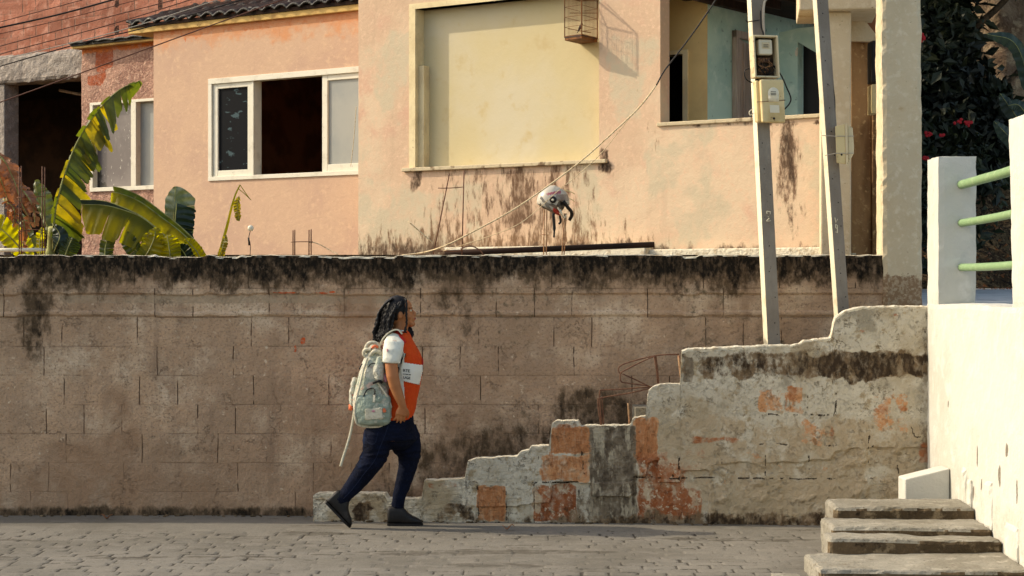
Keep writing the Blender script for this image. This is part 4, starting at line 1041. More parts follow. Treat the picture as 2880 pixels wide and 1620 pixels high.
# ================================================================== steel rods on the retaining wall
def rods(name, rods_, y, label, m, extra=None, r=.0045, group='steel rods standing on the wall'):
    root = thing(name, P(rods_[0][0][0], 719, y), label, 'steel rods', group)
    for pts in rods_:
        mb = MB(); mb.tube([P(a, b, y) for a, b in pts], r, 6); mb.build('rod', m, root, True)
    for pts in extra or []:
        mb = MB(); mb.tube(smoothpath([P(a, b, y - .008) for a, b in pts], 4), r * .75, 6); mb.build('stirrup', m, root, True)
    return root
rods('steel_rods', [[(54, 470), (54, 725)], [(60, 466), (60, 725)], [(119, 468), (119, 725)], [(126, 470), (126, 725)]], .31, 'cage of four rusty rods among the banana leaves at far left', M['rust'], [[(48, 556), (90, 553), (130, 553)], [(50, 652), (90, 646), (130, 648)]])
rods('steel_rods', [[(824, 648), (824, 725)], [(829, 646), (829, 725)], [(869, 646), (869, 725)], [(875, 645), (875, 725)]], .31, 'short cage of four rods on the wall below the salmon house window', M['rust'], [[(818, 681), (845, 680), (880, 680)]])
rods('steel_rods', [[(1264, 488), (1217, 725)], [(1305, 480), (1299, 725)]], .31, 'one leaning and one upright rod below the veranda window sill', M['rust'], [[(1232, 529), (1265, 529), (1302, 526)]])
rods('steel_rods', [[(1531, 590), (1529, 725)], [(1538, 590), (1536, 725)], [(1588, 600), (1580, 725)], [(1592, 600), (1586, 725)]], .33, 'pale thin rods holding up the motorcycle helmet', M['rust_light'], [[(1522, 660), (1545, 661)]])
cable('straight_stick', [(1147, 622, .31), (1216, 682, .31)], .31, .005, M['rope'], 'short pale stick leaning left on the rods below the veranda', 'stick')
cable('bent_bar', [(1230, 706, .31), (1290, 706, .31), (1300, 698, .3), (1325, 692, .3), (1350, 704, .3), (1360, 718, .3)], .31, .0045, M['rust'], 'bent rusty bar lying on the wall top left of the helmet', 'steel bar')
mb = MB(); mb.tube([P(-60, 704, .32), P(128, 702, .32)], .014, 10); tag(mb.build('white_pipe', M['meter'], None, True), 'white plastic pipe lying along the wall top at far left', 'pipe')
mb = MB(); mb.tube(smoothpath([P(703, 725, .32), P(704, 690, .32), P(700, 668, .32), P(704, 650, .32)], 5), .0028, 6); mb.tube([P(701, 690, .315), P(699, 668, .315)], .007, 6)
bs = mb.build('ball_on_stick', M['black'], None, True); tag(bs, 'small white ball on a thin dark stick above the wall', 'garden marker')
mb = MB(); mb.ell(P(705, 642, .32), (.023, .023, .023)); mb.build('ball', M['meter'], bs, True)
# loose timber and pipe lying at the foot of the house
mb = MB(); mb.tube([P(1250, 712, .5), P(1400, 706, .52), P(1840, 688, .6)], .022, 8); tag(mb.build('old_beam', M['dark_wood'], None, True), 'dark old timber lying along the foot of the peach wall', 'timber')

# ================================================================== helmet
M['helm'] = mat('helmet_shell', C(176, 168, 152), .35, .4, layers=[('m1', 0, C(20, 20, 20), 3, .1, .45, .5), ('m1', 1, C(190, 50, 34), 3, .1, .45, .5), ('m1', 2, C(150, 60, 80), 3, .1, .45, .55), ('m1', 3, C(120, 100, 84), 5, .2, .4, .6)])
hc = P(1556, 568, .31)
hel = thing('helmet', hc + Vector((0, 0, -.15)), 'white, red and black motorcycle helmet perched on thin rods above the wall', 'helmet')
def hellip():
    mb = MB(); n, m = 48, 32; rot = Matrix.Rotation(math.radians(28), 3, 'Y')
    vs = []; px = []; 
    for i in range(m + 1):
        ph = math.pi * i / m
        for k in range(n):
            th = 2 * math.pi * k / n
            d = Vector((math.sin(ph) * math.cos(th), math.sin(ph) * math.sin(th), math.cos(ph)))
            r = Vector((d.x * .122, d.y * .105, d.z * .118))
            if d.z < -.55: r.z = -.118 * .55 - (-(d.z) - .55) * .02
            if d.x > .25 and -.5 < d.z < .25: r.x -= .03 * min(1, (d.x - .25) * 3)      # face opening
            if d.x < -.3: r.z *= 1.04
            vs.append(hc + rot @ r); px.append((d.x, d.y, d.z))
    fs = [(i * n + k, (i + 1) * n + k, (i + 1) * n + (k + 1) % n, i * n + (k + 1) % n) for i in range(m) for k in range(n)]
    mb.add(vs, fs); D = np.array(px); x, z = D[:, 0], D[:, 2]
    V = np.array(vs); ppx = 1440 + V[:, 0] * F / (V[:, 1] - CY); ppy = 810 - (V[:, 2] - CZ) * F / (V[:, 1] - CY)
    R = lambda *a: sr(ppx, ppy, *a)
    def line(a, b, c, d, w):
        t = np.clip(((ppx - a) * (c - a) + (ppy - b) * (d - b)) / ((c - a) ** 2 + (d - b) ** 2), 0, 1); return 1 - ss(w * .6, w, np.hypot(ppx - a - t * (c - a), ppy - b - t * (d - b)))
    opening = ((x > .30) & (z < .26) & (z > -.6)) * 1.0
    blk = np.maximum.reduce([opening, line(1522, 556, 1548, 590, 4), line(1526, 585, 1560, 600, 6), line(1535, 570, 1590, 592, 4), line(1548, 600, 1590, 620, 4)])
    red = line(1560, 590, 1578, 612, 7)
    pink = line(1540, 546, 1575, 540, 5)
    red = np.maximum(red, line(1566, 600, 1590, 622, 6)); blk = np.maximum(blk, line(1520, 575, 1532, 600, 4)); gry = np.maximum(R(1563, 1600, 546, 566, 4, 3) * .9, line(1548, 576, 1580, 590, 4))
    mb.attrs['m1'] = A4(blk, red, pink, gry)
    return mb.build('shell', M['helm'], hel, True)
hellip()
mb = MB(); mb.ell(hc + Vector((-.004, -.108, .012)), (.026, .012, .026)); mb.build('visor_pivot', M['black'], hel, True)
mb = MB(); mb.ell(hc + Vector((-.006, -.119, .010)), (.009, .005, .009)); mb.build('pivot_screw', M['meter'], hel, True)
mb = MB()
pth = [P(1585, 566, .22), P(1596, 582, .24), P(1606, 594, .28), P(1608, 606, .31), P(1602, 618, .34)]
mb.tube(smoothpath(pth, 6), .013, 10); mb.build('chin_guard', M['black'], hel, True)
mb = MB(); mb.tube(smoothpath([P(1556, 600, .24), P(1559, 640, .25), P(1558, 668, .25)], 6), [.011] * 8 + [.007] * 5, 8); mb.tube(smoothpath([P(1574, 606, .26), P(1577, 622, .26), P(1572, 630, .27)], 5), .008, 6); mb.build('chin_strap', M['black'], hel, True)
mb = MB(); mb.tube(smoothpath([P(1576, 590, .215), P(1586, 612, .25), P(1592, 605, .3)], 5), .006, 6); mb.tube([P(1569, 584, .205), P(1584, 610, .235)], .005, 6); mb.build('white_trim', M['meter'], hel, True)
M['clearv'] = mat('clear_visor', C(206, 190, 130), .15, .5)
mb = MB()
for z in (0, 1):
    mb.tube(smoothpath([P(1588, 534 + z * 22, .30), P(1606, 540 + z * 20, .31), P(1616, 546 + z * 22, .33)], 5), .003, 5)
mb.build('visor_edge', M['clearv'], hel, True)

# ================================================================== bird cage with bird
M['cage_w'] = mat('cage_wood', C(120, 76, 36), .7, noise=[(20, C(84, 48, 20), .45, .65)])
M['cage_d'] = mat('cage_dark_trim', C(52, 40, 32), .6)
CG = thing('bird_cage', MP.at(1632, 128, .1), 'small wooden bird cage hanging at the top right of the veranda opening', 'bird cage')
dc = 16.55 + CY
cA = P(1588, 105, dc - .05); cB = P(1636, 102, dc - .20); cC = P(1680, 120, dc + .05)   # front-left, front-mid, right corners of the base
cD = cA + (cC - cB)
def cq(a, z): return Vector((a.x, a.y, z))
zb = cA.z; zt = zb + .345; zap = zt + .09
cB.z = cC.z = cD.z = zb
mb = MB()
for a in (cA, cB, cC, cD): mb.tube([cq(a, zb), cq(a, zt)], .0045 if a is not cB else .006, 6)
for z in (zb + .005, zt):
    for a, b in ((cA, cB), (cB, cC), (cC, cD), (cD, cA)): mb.tube([cq(a, z), cq(b, z)], .006, 6)
top = (cA + cC) / 2; top.z = zap
ridge0 = (cA + cB) / 2; ridge1 = (cC + cD) / 2
for a in (cA, cB, cC, cD):
    c_ = top.lerp(cq(a, zt), .35); c_.z = zap; mb.tube([cq(a, zt), c_], .005, 6)
mb.build('frame', M['cage_w'], CG)
mb = MB()
for a, b in ((cA, cB), (cB, cC), (cC, cD), (cD, cA)):
    for k in range(1, 13): p = a.lerp(b, k / 13); mb.tube([cq(p, zb), cq(p, zt)], .0009, 4)
for a, b in ((cA, cB), (cB, cC), (cC, cD), (cD, cA)):
    for k in (1, 2, 3): mb.tube([cq(a, zb + .085 * k), cq(b, zb + .085 * k)], .0018, 4)
mb.build('bars', M['cage_w'], CG)
mb = MB(); mb.hexa([cq(cA, zb - .028), cq(cB, zb - .028), cq(cC, zb - .028), cq(cD, zb - .028), cq(cA, zb), cq(cB, zb), cq(cC, zb), cq(cD, zb)]); mb.build('tray', M['cage_w'], CG, False, .003)
for a, b in ((cA, cB), (cB, cC)):
    n_ = (b - a).cross(Vector((0, 0, 1))).normalized() * .004
    if n_.y > 0: n_ = -n_
    for z, h in ((zb - .006, .016), (zt - .006, .016)):
        mb = MB()
        mb.hexa([cq(a, z) + n_, cq(b, z) + n_, cq(b, z), cq(a, z), cq(a, z + h) + n_, cq(b, z + h) + n_, cq(b, z + h), cq(a, z + h)]); mb.build('trim', M['cage_d'], CG)
mb = MB(); mb.tube([cq(cA, zb + .07).lerp(cq(cB, zb + .07), .2), cq(cD, zb + .06).lerp(cq(cC, zb + .06), .6)], .003, 5); mb.build('perch', M['cage_w'], CG); mb = MB(); mb.tube([cq(cA, zb + .2).lerp(cq(cB, zb + .2), .3), cq(cC, zb + .22)], .003, 5); mb.build('perch', M['cage_w'], CG)
mb = MB(); mb.tube([top, top + Vector((0, 0, .6))], .002, 5); mb.build('hanging_wire', M['black'], CG)
bd = MB(); bc_ = (cA + cB) / 2 * .55 + (cC + cD) / 2 * .45; bc_.z = zb + .09
rot = Matrix.Rotation(math.radians(28), 3, 'Y')
bd.ell(bc_, (.013, .013, .028), rot); bd.ell(bc_ + Vector((.012, 0, .027)), (.010, .010, .010)); bd.tube([bc_ - rot @ Vector((0, 0, .02)), bc_ - rot @ Vector((0, 0, .055))], [.008, .003], 6); bd.tube([bc_ + Vector((.02, 0, .028)), bc_ + Vector((.028, 0, .027))], [.003, .0008], 5)
bird = bd.build('caged_bird', M['cage_d'], None, True); remesh(bird, .0022, 2); tag(bird, 'tiny dark bird perched upright inside the hanging cage', 'bird')

# ================================================================== banana plants
def leafmat(name, a, b, ta, tb, t=.5): return mat(name, a, .45, .4, noise=[(9, b, .42, .62)], bump=[(60, .003)], transl=(ta, t, tb, 5))
M['leaf_g'] = leafmat('banana_leaf_green', C(52, 66, 32), C(78, 88, 44), C(120, 130, 20), C(84, 104, 24), .40)
M['leaf_y'] = leafmat('banana_leaf_yellow', C(120, 124, 36), C(140, 136, 40), C(214, 200, 16), C(180, 176, 20), .74)
M['leaf_y2'] = leafmat('banana_leaf_olive', C(92, 94, 34), C(120, 112, 40), C(206, 180, 24), C(140, 130, 24), .5)
M['leaf_d'] = leafmat('banana_leaf_dark', C(30, 46, 36), C(44, 60, 44), C(40, 60, 20), C(30, 50, 20), .15)
M['leaf_pale'] = leafmat('banana_leaf_pale', C(150, 152, 120), C(96, 104, 74), C(110, 120, 40), C(84, 104, 24), .2)
M['leaf_dead'] = leafmat('dead_banana_leaf', C(168, 118, 80), C(122, 80, 52), C(180, 110, 60), C(140, 80, 40), .3)
M['stalk'] = mat('leaf_stalk', C(150, 150, 88), .6, noise=[(14, C(120, 110, 60), .45, .65)])
def leaf(parent, rib, wu, wl, m, dy=(.0, .0), drop=.0, tat=.25, seed=0, name='leaf', taper=(.25, .75), segs=64, ribr=.006, sweep=0.0):
    """rib: photo pixels + depth; wu / wl = blade width (px) on the left / right of the direction of growth; dy = depth lean of each blade"""
    r = random.Random(seed); pts = smoothpath([P(a, b, y) for a, b, y in rib], 12); n = len(pts)
    L = [0]
    for a, b in zip(pts[:-1], pts[1:]): L.append(L[-1] + (b - a).length)
    L = [l / L[-1] for l in L]
    def pos(t):
        for i in range(n - 1):
            if L[i + 1] >= t: return pts[i].lerp(pts[i + 1], (t - L[i]) / max(1e-6, L[i + 1] - L[i]))
        return pts[-1]
    mb = MB(); mb2 = MB(); mats_ = []
    for side, W, lean in ((1, wu, dy[0]), (-1, wl, dy[1])):
        if not W: continue
        W = W / 390.0; k = 0; t = 0.02
        while t < .995:
            # one strip between two tears
            dt = r.uniform(.02, .07) if r.random() < tat else r.uniform(.08, .2); t1 = min(t + dt, .998); ns = max(2, int((t1 - t) * segs)); er = 1 - .28 * tat * r.random(); sk = sweep + r.uniform(-.06, .06) * tat * 2; dep = r.uniform(-.03, .03) * tat * 3
            rows = []
            for i in range(ns + 1):
                tt = t + (t1 - t) * i / ns; p = pos(tt); q = pos(min(tt + .01, 1)) - pos(max(tt - .01, 0)); q.normalize()
                nrm = Vector((-q.z, 0, q.x)) * side
                w = W * min(1, (tt / taper[0]) ** .55) * min(1, ((1 - tt) / (1 - taper[1])) ** .6)
                edge = er * (1 - .06 * r.random() * tat)
                if i in (0, ns) and tat > .1: edge *= .90
                row = []
                for j in range(6):
                    s_ = j / 5 * w * edge
                    v = p + nrm * s_ + q * s_ * (.30 + sk) + Vector((0, lean * s_ + dep * (j / 5) + .010 * math.sin(tt * 60 + side) * (j / 5), -drop * s_ * (j / 5)))
                    v += Vector((0, .006 * mnoise.noise(v * 20), 0))
                    row.append(v)
                rows.append(row)
            vs = [v for row in rows for v in row]
            mats_ += [r.randrange(len(m)) if isinstance(m, (list, tuple)) else 0] * (ns * 5)
            mb.add(vs, [(i * 6 + j, (i + 1) * 6 + j, (i + 1) * 6 + j + 1, i * 6 + j + 1) for i in range(ns) for j in range(5)])
            if t1 >= .997: break
            t = t1 - (0.006 if r.random() < tat else 0)
    o = mb.build(name, m, parent, True)
    if isinstance(m, (list, tuple)):
        for f_ in o.data.polygons: f_.material_index = mats_[f_.index]
    mb2.tube(pts, [ribr * (1.2 - L[i]) + .001 for i in range(n)], 6); mb2.build('midrib', M['stalk'], o, True)
    return o
bp = thing('banana_plant', P(150, 719, 1.0), 'banana plant with one tall tattered upright leaf, at far left behind the wall', 'banana plant', 'banana plants behind the wall')
leaf(bp, [(150, 700, .9), (150, 640, .88), (160, 570, .86), (185, 480, .84), (222, 390, .83), (285, 300, .84), (340, 250, .86), (395, 226, .9)], 8, 88, [M['leaf_g'], M['leaf_y2'], M['leaf_g']], (.3, .5), .15, 1.0, 3, taper=(.16, .80), segs=150, sweep=-.75)
leaf(bp, [(200, 470, .90), (235, 400, .88), (290, 330, .88)], 0, 58, [M['leaf_y2'], M['leaf_g']], (.3, .5), .2, .9, 5, sweep=-.7)
leaf(bp, [(160, 700, 1.1), (135, 640, 1.08), (115, 580, 1.05), (100, 520, 1.0), (108, 505, 1.0)], 14, 40, M['leaf_pale'], (.2, .4), .1, .4, 7)
leaf(bp, [(145, 725, 1.05), (160, 690, .8), (168, 660, .8), (150, 632, .82)], 26, 26, M['leaf_d'], (.3, .3), .1, .1, 9)
leaf(bp, [(180, 735, .8), (190, 700, .78), (205, 668, .78)], 26, 30, M['leaf_g'], (.3, .3), .1, .1, 11)
leaf(bp, [(90, 735, .8), (50, 690, .8), (10, 650, .78), (-40, 620, .78)], 30, 46, M['leaf_y'], (.3, .3), .1, .2, 13)
leaf(bp, [(60, 740, 1.1), (85, 690, 1.1), (70, 640, 1.1), (55, 600, 1.1)], 22, 22, M['leaf_pale'], (.3, .3), .1, .4, 15)
leaf(bp, [(115, 735, 1.0), (112, 680, 1.0), (118, 640, 1.0)], 14, 14, M['leaf_y'], (.3, .3), .1, .3, 16)
for k, (rib, w) in enumerate([([(-30, 420, .7), (10, 450, .66), (40, 510, .64), (60, 570, .64), (90, 630, .64)], 28), ([(-30, 430, .75), (0, 500, .7), (20, 560, .68), (30, 620, .66)], 26), ([(20, 480, .7), (60, 530, .66), (92, 580, .62), (98, 640, .62)], 20), ([(10, 560, .7), (40, 590, .65), (35, 640, .64)], 16), ([(60, 600, .7), (70, 650, .65), (60, 715, .64)], 14)]):
    leaf(bp, rib, w, w * .7, M['leaf_dead'], (.9, -.9), .3, .9, 20 + k, taper=(.3, .5), segs=80, ribr=.005)
mb = MB(); mb.tube(smoothpath([P(140, 1100, 1.0), P(140, 800, 1.0), P(146, 700, .95), P(150, 640, .9)], 5), [.06] * 10 + [.04] * 6, 12); mb.build('stem', M['stalk'], bp, True)
bp2 = thing('banana_plant', P(520, 719, 1.0), 'banana plant with yellow-green backlit drooping leaves, below the dusty window', 'banana plant', 'banana plants behind the wall')
leaf(bp2, [(560, 740, .75), (505, 700, .74), (455, 655, .73), (400, 610, .72), (345, 583, .72), (290, 565, .73), (226, 562, .75)], 34, 0, M['leaf_d'], (.35, -.2), .1, .08, 31, taper=(.2, .9))
leaf(bp2, [(540, 728, .75), (500, 694, .74), (450, 652, .73), (400, 612, .72), (345, 590, .72), (290, 577, .73), (228, 575, .75)], 66, 0, M['leaf_y'], (-.55, -.5), .55, .42, 33, taper=(.2, .88))
leaf(bp2, [(590, 740, .95), (560, 690, .94), (510, 640, .93), (460, 600, .92), (400, 555, .92), (350, 532, .93), (318, 524, .95)], 32, 0, M['leaf_g'], (.35, -.2), .1, .08, 35, taper=(.2, .9))
leaf(bp2, [(585, 740, .95), (555, 698, .94), (505, 650, .93), (455, 612, .92), (398, 570, .92), (350, 548, .93), (316, 540, .95)], 66, 0, M['leaf_y'], (-.5, -.5), .5, .42, 37, taper=(.2, .88))
leaf(bp2, [(490, 735, 1.15), (488, 660, 1.12), (490, 590, 1.1), (494, 524, 1.1)], 30, 60, M['leaf_pale'], (.2, .2), .1, .1, 39, taper=(.2, .80))
leaf(bp2, [(520, 725, 1.08), (492, 660, 1.06), (494, 610, 1.05), (497, 572, 1.05)], 0, 58, M['leaf_d'], (.1, .1), .3, .12, 41, taper=(.25, .92))
for k, (rib, a, b, mm) in enumerate([([(430, 760, .66), (400, 720, .66), (370, 690, .66), (350, 650, .68)], 26, 26, 'leaf_g'), ([(380, 760, .6), (410, 720, .6), (430, 680, .6), (440, 640, .62)], 32, 34, 'leaf_y'), ([(480, 760, .62), (450, 715, .62), (420, 680, .62), (415, 655, .62)], 30, 40, 'leaf_y'), ([(300, 760, .7), (296, 700, .7), (310, 650, .72)], 20, 26, 'leaf_g'),
                                 ([(540, 760, .65), (520, 715, .65), (500, 690, .65)], 24, 26, 'leaf_d'), ([(575, 770, .7), (558, 715, .7), (520, 670, .7)], 16, 22, 'leaf_y'), ([(480, 760, .58), (478, 715, .58), (470, 660, .58)], 30, 34, 'leaf_y')]):
    leaf(bp2, rib, a, b, M[mm], (.3, -.2), .1, .15, 50 + k)
mb = MB(); mb.tube(smoothpath([P(500, 1100, .95), P(500, 850, .95), P(510, 740, .9), P(500, 700, .85)], 5), [.06] * 10 + [.035] * 6, 12); mb.build('stem', M['stalk'], bp2, True)
yp = thing('withered_shoot', P(615, 719, .5), 'thin withered yellow shoot with a bent tip, beside the banana leaves', 'plant')
mb = MB(); mb.tube(smoothpath([P(612, 760, .5), P(622, 700, .5), P(640, 630, .5), P(652, 580, .5), P(662, 548, .5), P(675, 520, .5)], 6), [.014 - .0003 * i for i in range(31)], 8); mb.tube([P(670, 530, .5), P(682, 540, .49), P(706, 562, .48)], .003, 5); mb.tube([P(675, 520, .5), P(700, 556, .5)], .003, 5); mb.build('stem', M['leaf_y'], yp, True)
leaf(yp, [(672, 552, .48), (668, 580, .48), (672, 622, .48)], 8, 12, M['leaf_y2'], (.2, .2), .1, .3, 70, ribr=.002)
leaf(yp, [(612, 735, .48), (628, 690, .48), (634, 660, .48)], 8, 12, M['leaf_y2'], (.2, .2), .1, .3, 71, ribr=.002)

# ================================================================== dark tree, bush and cliff at the right
M['leaf_tree'] = mat('tree_leaves', C(40, 46, 26), .55, .3, noise=[(1.2, C(22, 27, 18), .4, .6), (6, C(66, 66, 34), .62, .72)])
M['leaf_bush'] = mat('bush_leaves', C(46, 56, 34), .5, .3, noise=[(4, C(26, 34, 22), .4, .6), (9, C(110, 96, 46), .66, .72)])
M['bark'] = mat('tree_bark', C(96, 78, 58), .95, noise=[(8, C(54, 42, 30), .4, .6, (1, 1, .3))], bump=[(14, .03)])
M['flower'] = mat('red_flowers', C(170, 26, 34), .6)
def crown(blobs, n, size, seed, dens=None):
    r = random.Random(seed); mb = MB(); tot = sum(b[3] for b in blobs)
    for b in blobs:
        for _ in range(int(n * b[3] / tot)):
            d = Vector((r.gauss(0, 1), r.gauss(0, 1), r.gauss(0, 1))).normalized() * (r.random() ** .4)
            c = Vector((b[0] + d.x * b[4], b[1] + d.y * b[4], b[2] + d.z * b[5]))
            if mnoise.noise(c * 1.9) < -.22: continue
            s = size * r.uniform(.5, 1.5); a = Vector((r.gauss(0, 1), r.gauss(0, 1), r.gauss(0, .8) - .4)).normalized(); q = a.cross(Vector((r.gauss(0, 1), r.gauss(0, 1), r.gauss(0, 1)))).normalized()
            k = a.cross(q) * s * .12
            mb.add([c, c + a * s * .45 + q * s * .26 + k, c + a * s, c + a * s * .45 - q * s * .26 + k], [(0, 1, 2, 3)])
    return mb
tr = thing('leafy_tree', (4.6, 6.2, 2.1), 'tall dark leafy tree filling the top right behind the concrete column', 'tree')
crown([(3.9, 5.6, 4.4, 5, .9, 1.9), (5.2, 5.8, 5.6, 4, 1.5, .9), (3.9, 5.2, 3.2, 3, .8, 1.1), (4.7, 4.9, 5.8, 3, 1.4, .9), (3.2, 6.6, 5.2, 4, 1.3, 1.6), (4.6, 5.6, 3.3, 2.2, .55, .7), (4.4, 6.2, 4.6, 3, .45, 1.0)], 30000, .13, 3).build('crown', M['leaf_tree'], tr)
mb = MB()
mb.tube(smoothpath([(4.55, 6.2, 1.5), (4.5, 6.2, 2.6), (4.3, 6.1, 3.6), (4.4, 6.0, 5.0)], 5), [.14 - .005 * i for i in range(16)], 10)
for q in range(7):
    a = random.uniform(0, 6.28); z = 2.9 + q * .3; mb.tube(smoothpath([(4.4, 6.1, z), (4.4 + math.cos(a) * .6, 6.1 + math.sin(a) * .6, z + .4), (4.4 + math.cos(a) * 1.3, 6.1 + math.sin(a) * 1.2, z + 1.1)], 4), [.05 - .004 * i for i in range(9)], 6)
mb.build('trunk', M['bark'], tr, True)
bu = thing('flowering_bush', (3.7, 4.4, 1.7), 'dark flowering bush with a few red blossoms, behind the first white post', 'bush')
crown([(3.5, 4.5, 2.5, 3, .8, .8), (3.0, 4.3, 2.3, 2, .5, .7), (4.2, 4.9, 2.6, 2, .6, .7), (3.3, 4.8, 3.3, 2, .7, .6)], 9000, .11, 9).build('foliage', M['leaf_bush'], bu)
fl = MB(); r_ = random.Random(4)
for (a, b, nn) in [(2722, 348, 14), (2610, 375, 6), (2595, 106, 10), (2648, 380, 3), (2602, 444, 6), (2700, 340, 5)]:
    for _ in range(nn):
        c = P(a + r_.gauss(0, 6), b + r_.gauss(0, 4), 3.55); fl.ell(c, (.018, .012, .014), Matrix.Rotation(r_.random() * 3, 3, 'Y'), 6, 4)
fl.build('blossoms', M['flower'], bu)
big = thing('broadleaf_plant', P(2850, 420, 3.6), 'dark plant with a few big pointed leaves beside the second white post', 'plant')
for k, rib in enumerate([[(2900, 480, 3.6), (2850, 400, 3.5), (2795, 340, 3.4)], [(2900, 400, 3.7), (2860, 330, 3.6), (2812, 262, 3.6)], [(2920, 380, 3.7), (2870, 300, 3.6), (2835, 296, 3.5)], [(2910, 300, 3.7), (2860, 130, 3.6), (2775, 95, 3.5)]]):
    leaf(big, rib, 26, 30, M['leaf_d'], (.3, .5), .2, .05, 80 + k, ribr=.003)
tag(rbox(5.2, 12, 7.6, 9.5, 1.5, 6.5, .12, .16, 5).build('rock_cliff', M['rock'], None, True), kind='structure')
lt = MB(); r_ = random.Random(12)
for _ in range(1500):
    x = r_.uniform(3.1, 6.5); y = r_.uniform(5.0, 7.2); z = hill(x, y) + .02; s = r_.uniform(.02, .06); a = r_.uniform(0, 6.28); t = r_.uniform(-.02, .03)
    lt.add([(x, y, z), (x + s * math.cos(a), y + s * math.sin(a) * .5, z + t), (x + s * math.cos(a + .7), y + s * math.sin(a + .7) * .5, z + .02)], [(0, 1, 2)])
tag(lt.build('leaf_litter', M['leaf_dead']), kind='stuff')

# ================================================================== the walking person
M['skin'] = mat('brown_skin', C(168, 108, 66), .55, .3, noise=[(9, C(156, 98, 58), .4, .65)])
M['hair'] = mat('black_braids', C(14, 11, 11), .55, .25, noise=[(80, C(26, 22, 22), .5, .64)])
M['tee'] = mat('white_cotton', C(216, 214, 198), .9, .15, noise=[(14, C(200, 198, 182), .5, .7)], bump=[(9, .02), (300, .001)])
M['vest'] = mat('orange_vest', C(206, 74, 22), .8, .2, noise=[(5, C(206, 66, 18), .42, .62)], bump=[(7, .03), (260, .001)])
M['vest_red'] = mat('red_vest_edge', C(180, 36, 26), .8)
M['denim'] = mat('dark_denim', C(12, 18, 36), .9, .12, noise=[(7, C(8, 11, 24), .4, .62), (5, C(26, 42, 72), .60, .76), (160, C(20, 29, 52), .5, .7)], bump=[(9, .03), (200, .002)])
M['boot'] = mat('black_boot', C(16, 13, 12), .6, .35, noise=[(20, C(40, 34, 30), .5, .7)])
M['panel'] = mat('white_print_panel', C(222, 220, 208), .8)
M['bag'] = mat('sage_bag_fabric', C(160, 170, 152), .9, .15, noise=[(5, C(142, 154, 138), .42, .6), (11, C(196, 192, 172), .56, .66)], bump=[(16, .03), (160, .002)])
M['bag_top'] = mat('cream_camouflage_fabric', C(208, 204, 186), .9, .15, noise=[(7, C(176, 182, 164), .48, .56), (14, C(220, 190, 170), .60, .64), (20, C(196, 130, 116), .66, .68), (26, C(96, 100, 92), .64, .67)], bump=[(18, .04), (160, .002)])
M['strap'] = mat('cream_webbing', C(204, 196, 172), .9, noise=[(60, C(176, 166, 140), .5, .66)])
M['coral'] = mat('coral_fabric', C(222, 116, 78), .9)
M['pink'] = mat('pink_fabric', C(190, 132, 140), .9)

K = .001212
def W(cx, cy, y=0.0): return Vector((-.792 + (cx - 500) * K, -.42 + y, 1.695 - cy * K))
def lp(path, pw=2.0, n=22, mb=None):
    mb = mb or MB(); mb.loft([(*W(a, b, y), ra * K, rb) for a, b, y, ra, rb in path], n, pw); return mb
def slices(rows, mb=None, n=30, pw=2.3, yc=0.0):
    """rows: (cy, cx_back, cx_front, half width[, cy tilt])"""
    mb = mb or MB(); rings = []
    for r in rows:
        cy, xb, xf, hw = r[:4]; tilt = r[4] if len(r) > 4 else 0; y0 = r[5] if len(r) > 5 else yc; ring = []
        for k in range(n):
            th = 2 * math.pi * k / n; c, s = math.cos(th), math.sin(th)
            c = math.copysign(abs(c) ** (2 / pw), c); s = math.copysign(abs(s) ** (2 / pw), s)
            ring.append(W((xb + xf) / 2 + c * (xf - xb) / 2, cy + tilt * c, y0 + s * hw))
        rings.append(ring)
    mb.rings(rings); return mb
person = thing('person', W(530, 1397, 0), 'person with long black braids, orange vest and dark jeans walking right past the wall', 'person')
NY, FY = -.085, .085      # near and far leg
LS = lambda L: [(a, b, y, ra * .94, rb * .94) for a, b, y, ra, rb in L]
legN = LS([(392, 850, NY, 96, .105), (380, 905, NY, 90, .10), (372, 960, NY, 82, .094), (352, 1010, NY, 75, .086), (318, 1058, NY, 68, .08), (282, 1108, NY, 63, .074), (240, 1160, NY, 54, .064), (200, 1205, NY, 45, .054), (160, 1250, NY, 38, .044)])
legF = LS([(505, 850, FY, 104, .105), (528, 905, FY, 104, .10), (552, 960, FY, 84, .094), (556, 1015, FY, 66, .086), (544, 1070, FY, 57, .078), (528, 1130, FY, 52, .07), (510, 1190, FY, 46, .06), (495, 1240, FY, 41, .052), (489, 1300, FY, 36, .044)])
torso = [(262, 488, 540, .055), (282, 468, 552, .085), (304, 448, 566, .130), (340, 430, 586, .160), (400, 425, 614, .168), (450, 424, 630, .165), (500, 428, 630, .160), (560, 430, 616, .155), (620, 425, 600, .160), (680, 405, 588, .172), (740, 380, 585, .182), (800, 330, 588, .190), (850, 300, 596, .190), (895, 300, 604, .178)]
body = MB()
slices([(r[0], r[1] + 10, r[2] - 10, r[3] - .012) for r in torso], body)
for L_ in (legN, legF): lp([(a, b, y, ra - 9, rb - .010) for a, b, y, ra, rb in L_], 2, 20, body)
lp([(500, 300, 0, 52, .062), (508, 262, 0, 44, .056), (516, 225, 0, 42, .054), (520, 190, 0, 42, .054)], 2, 18, body)
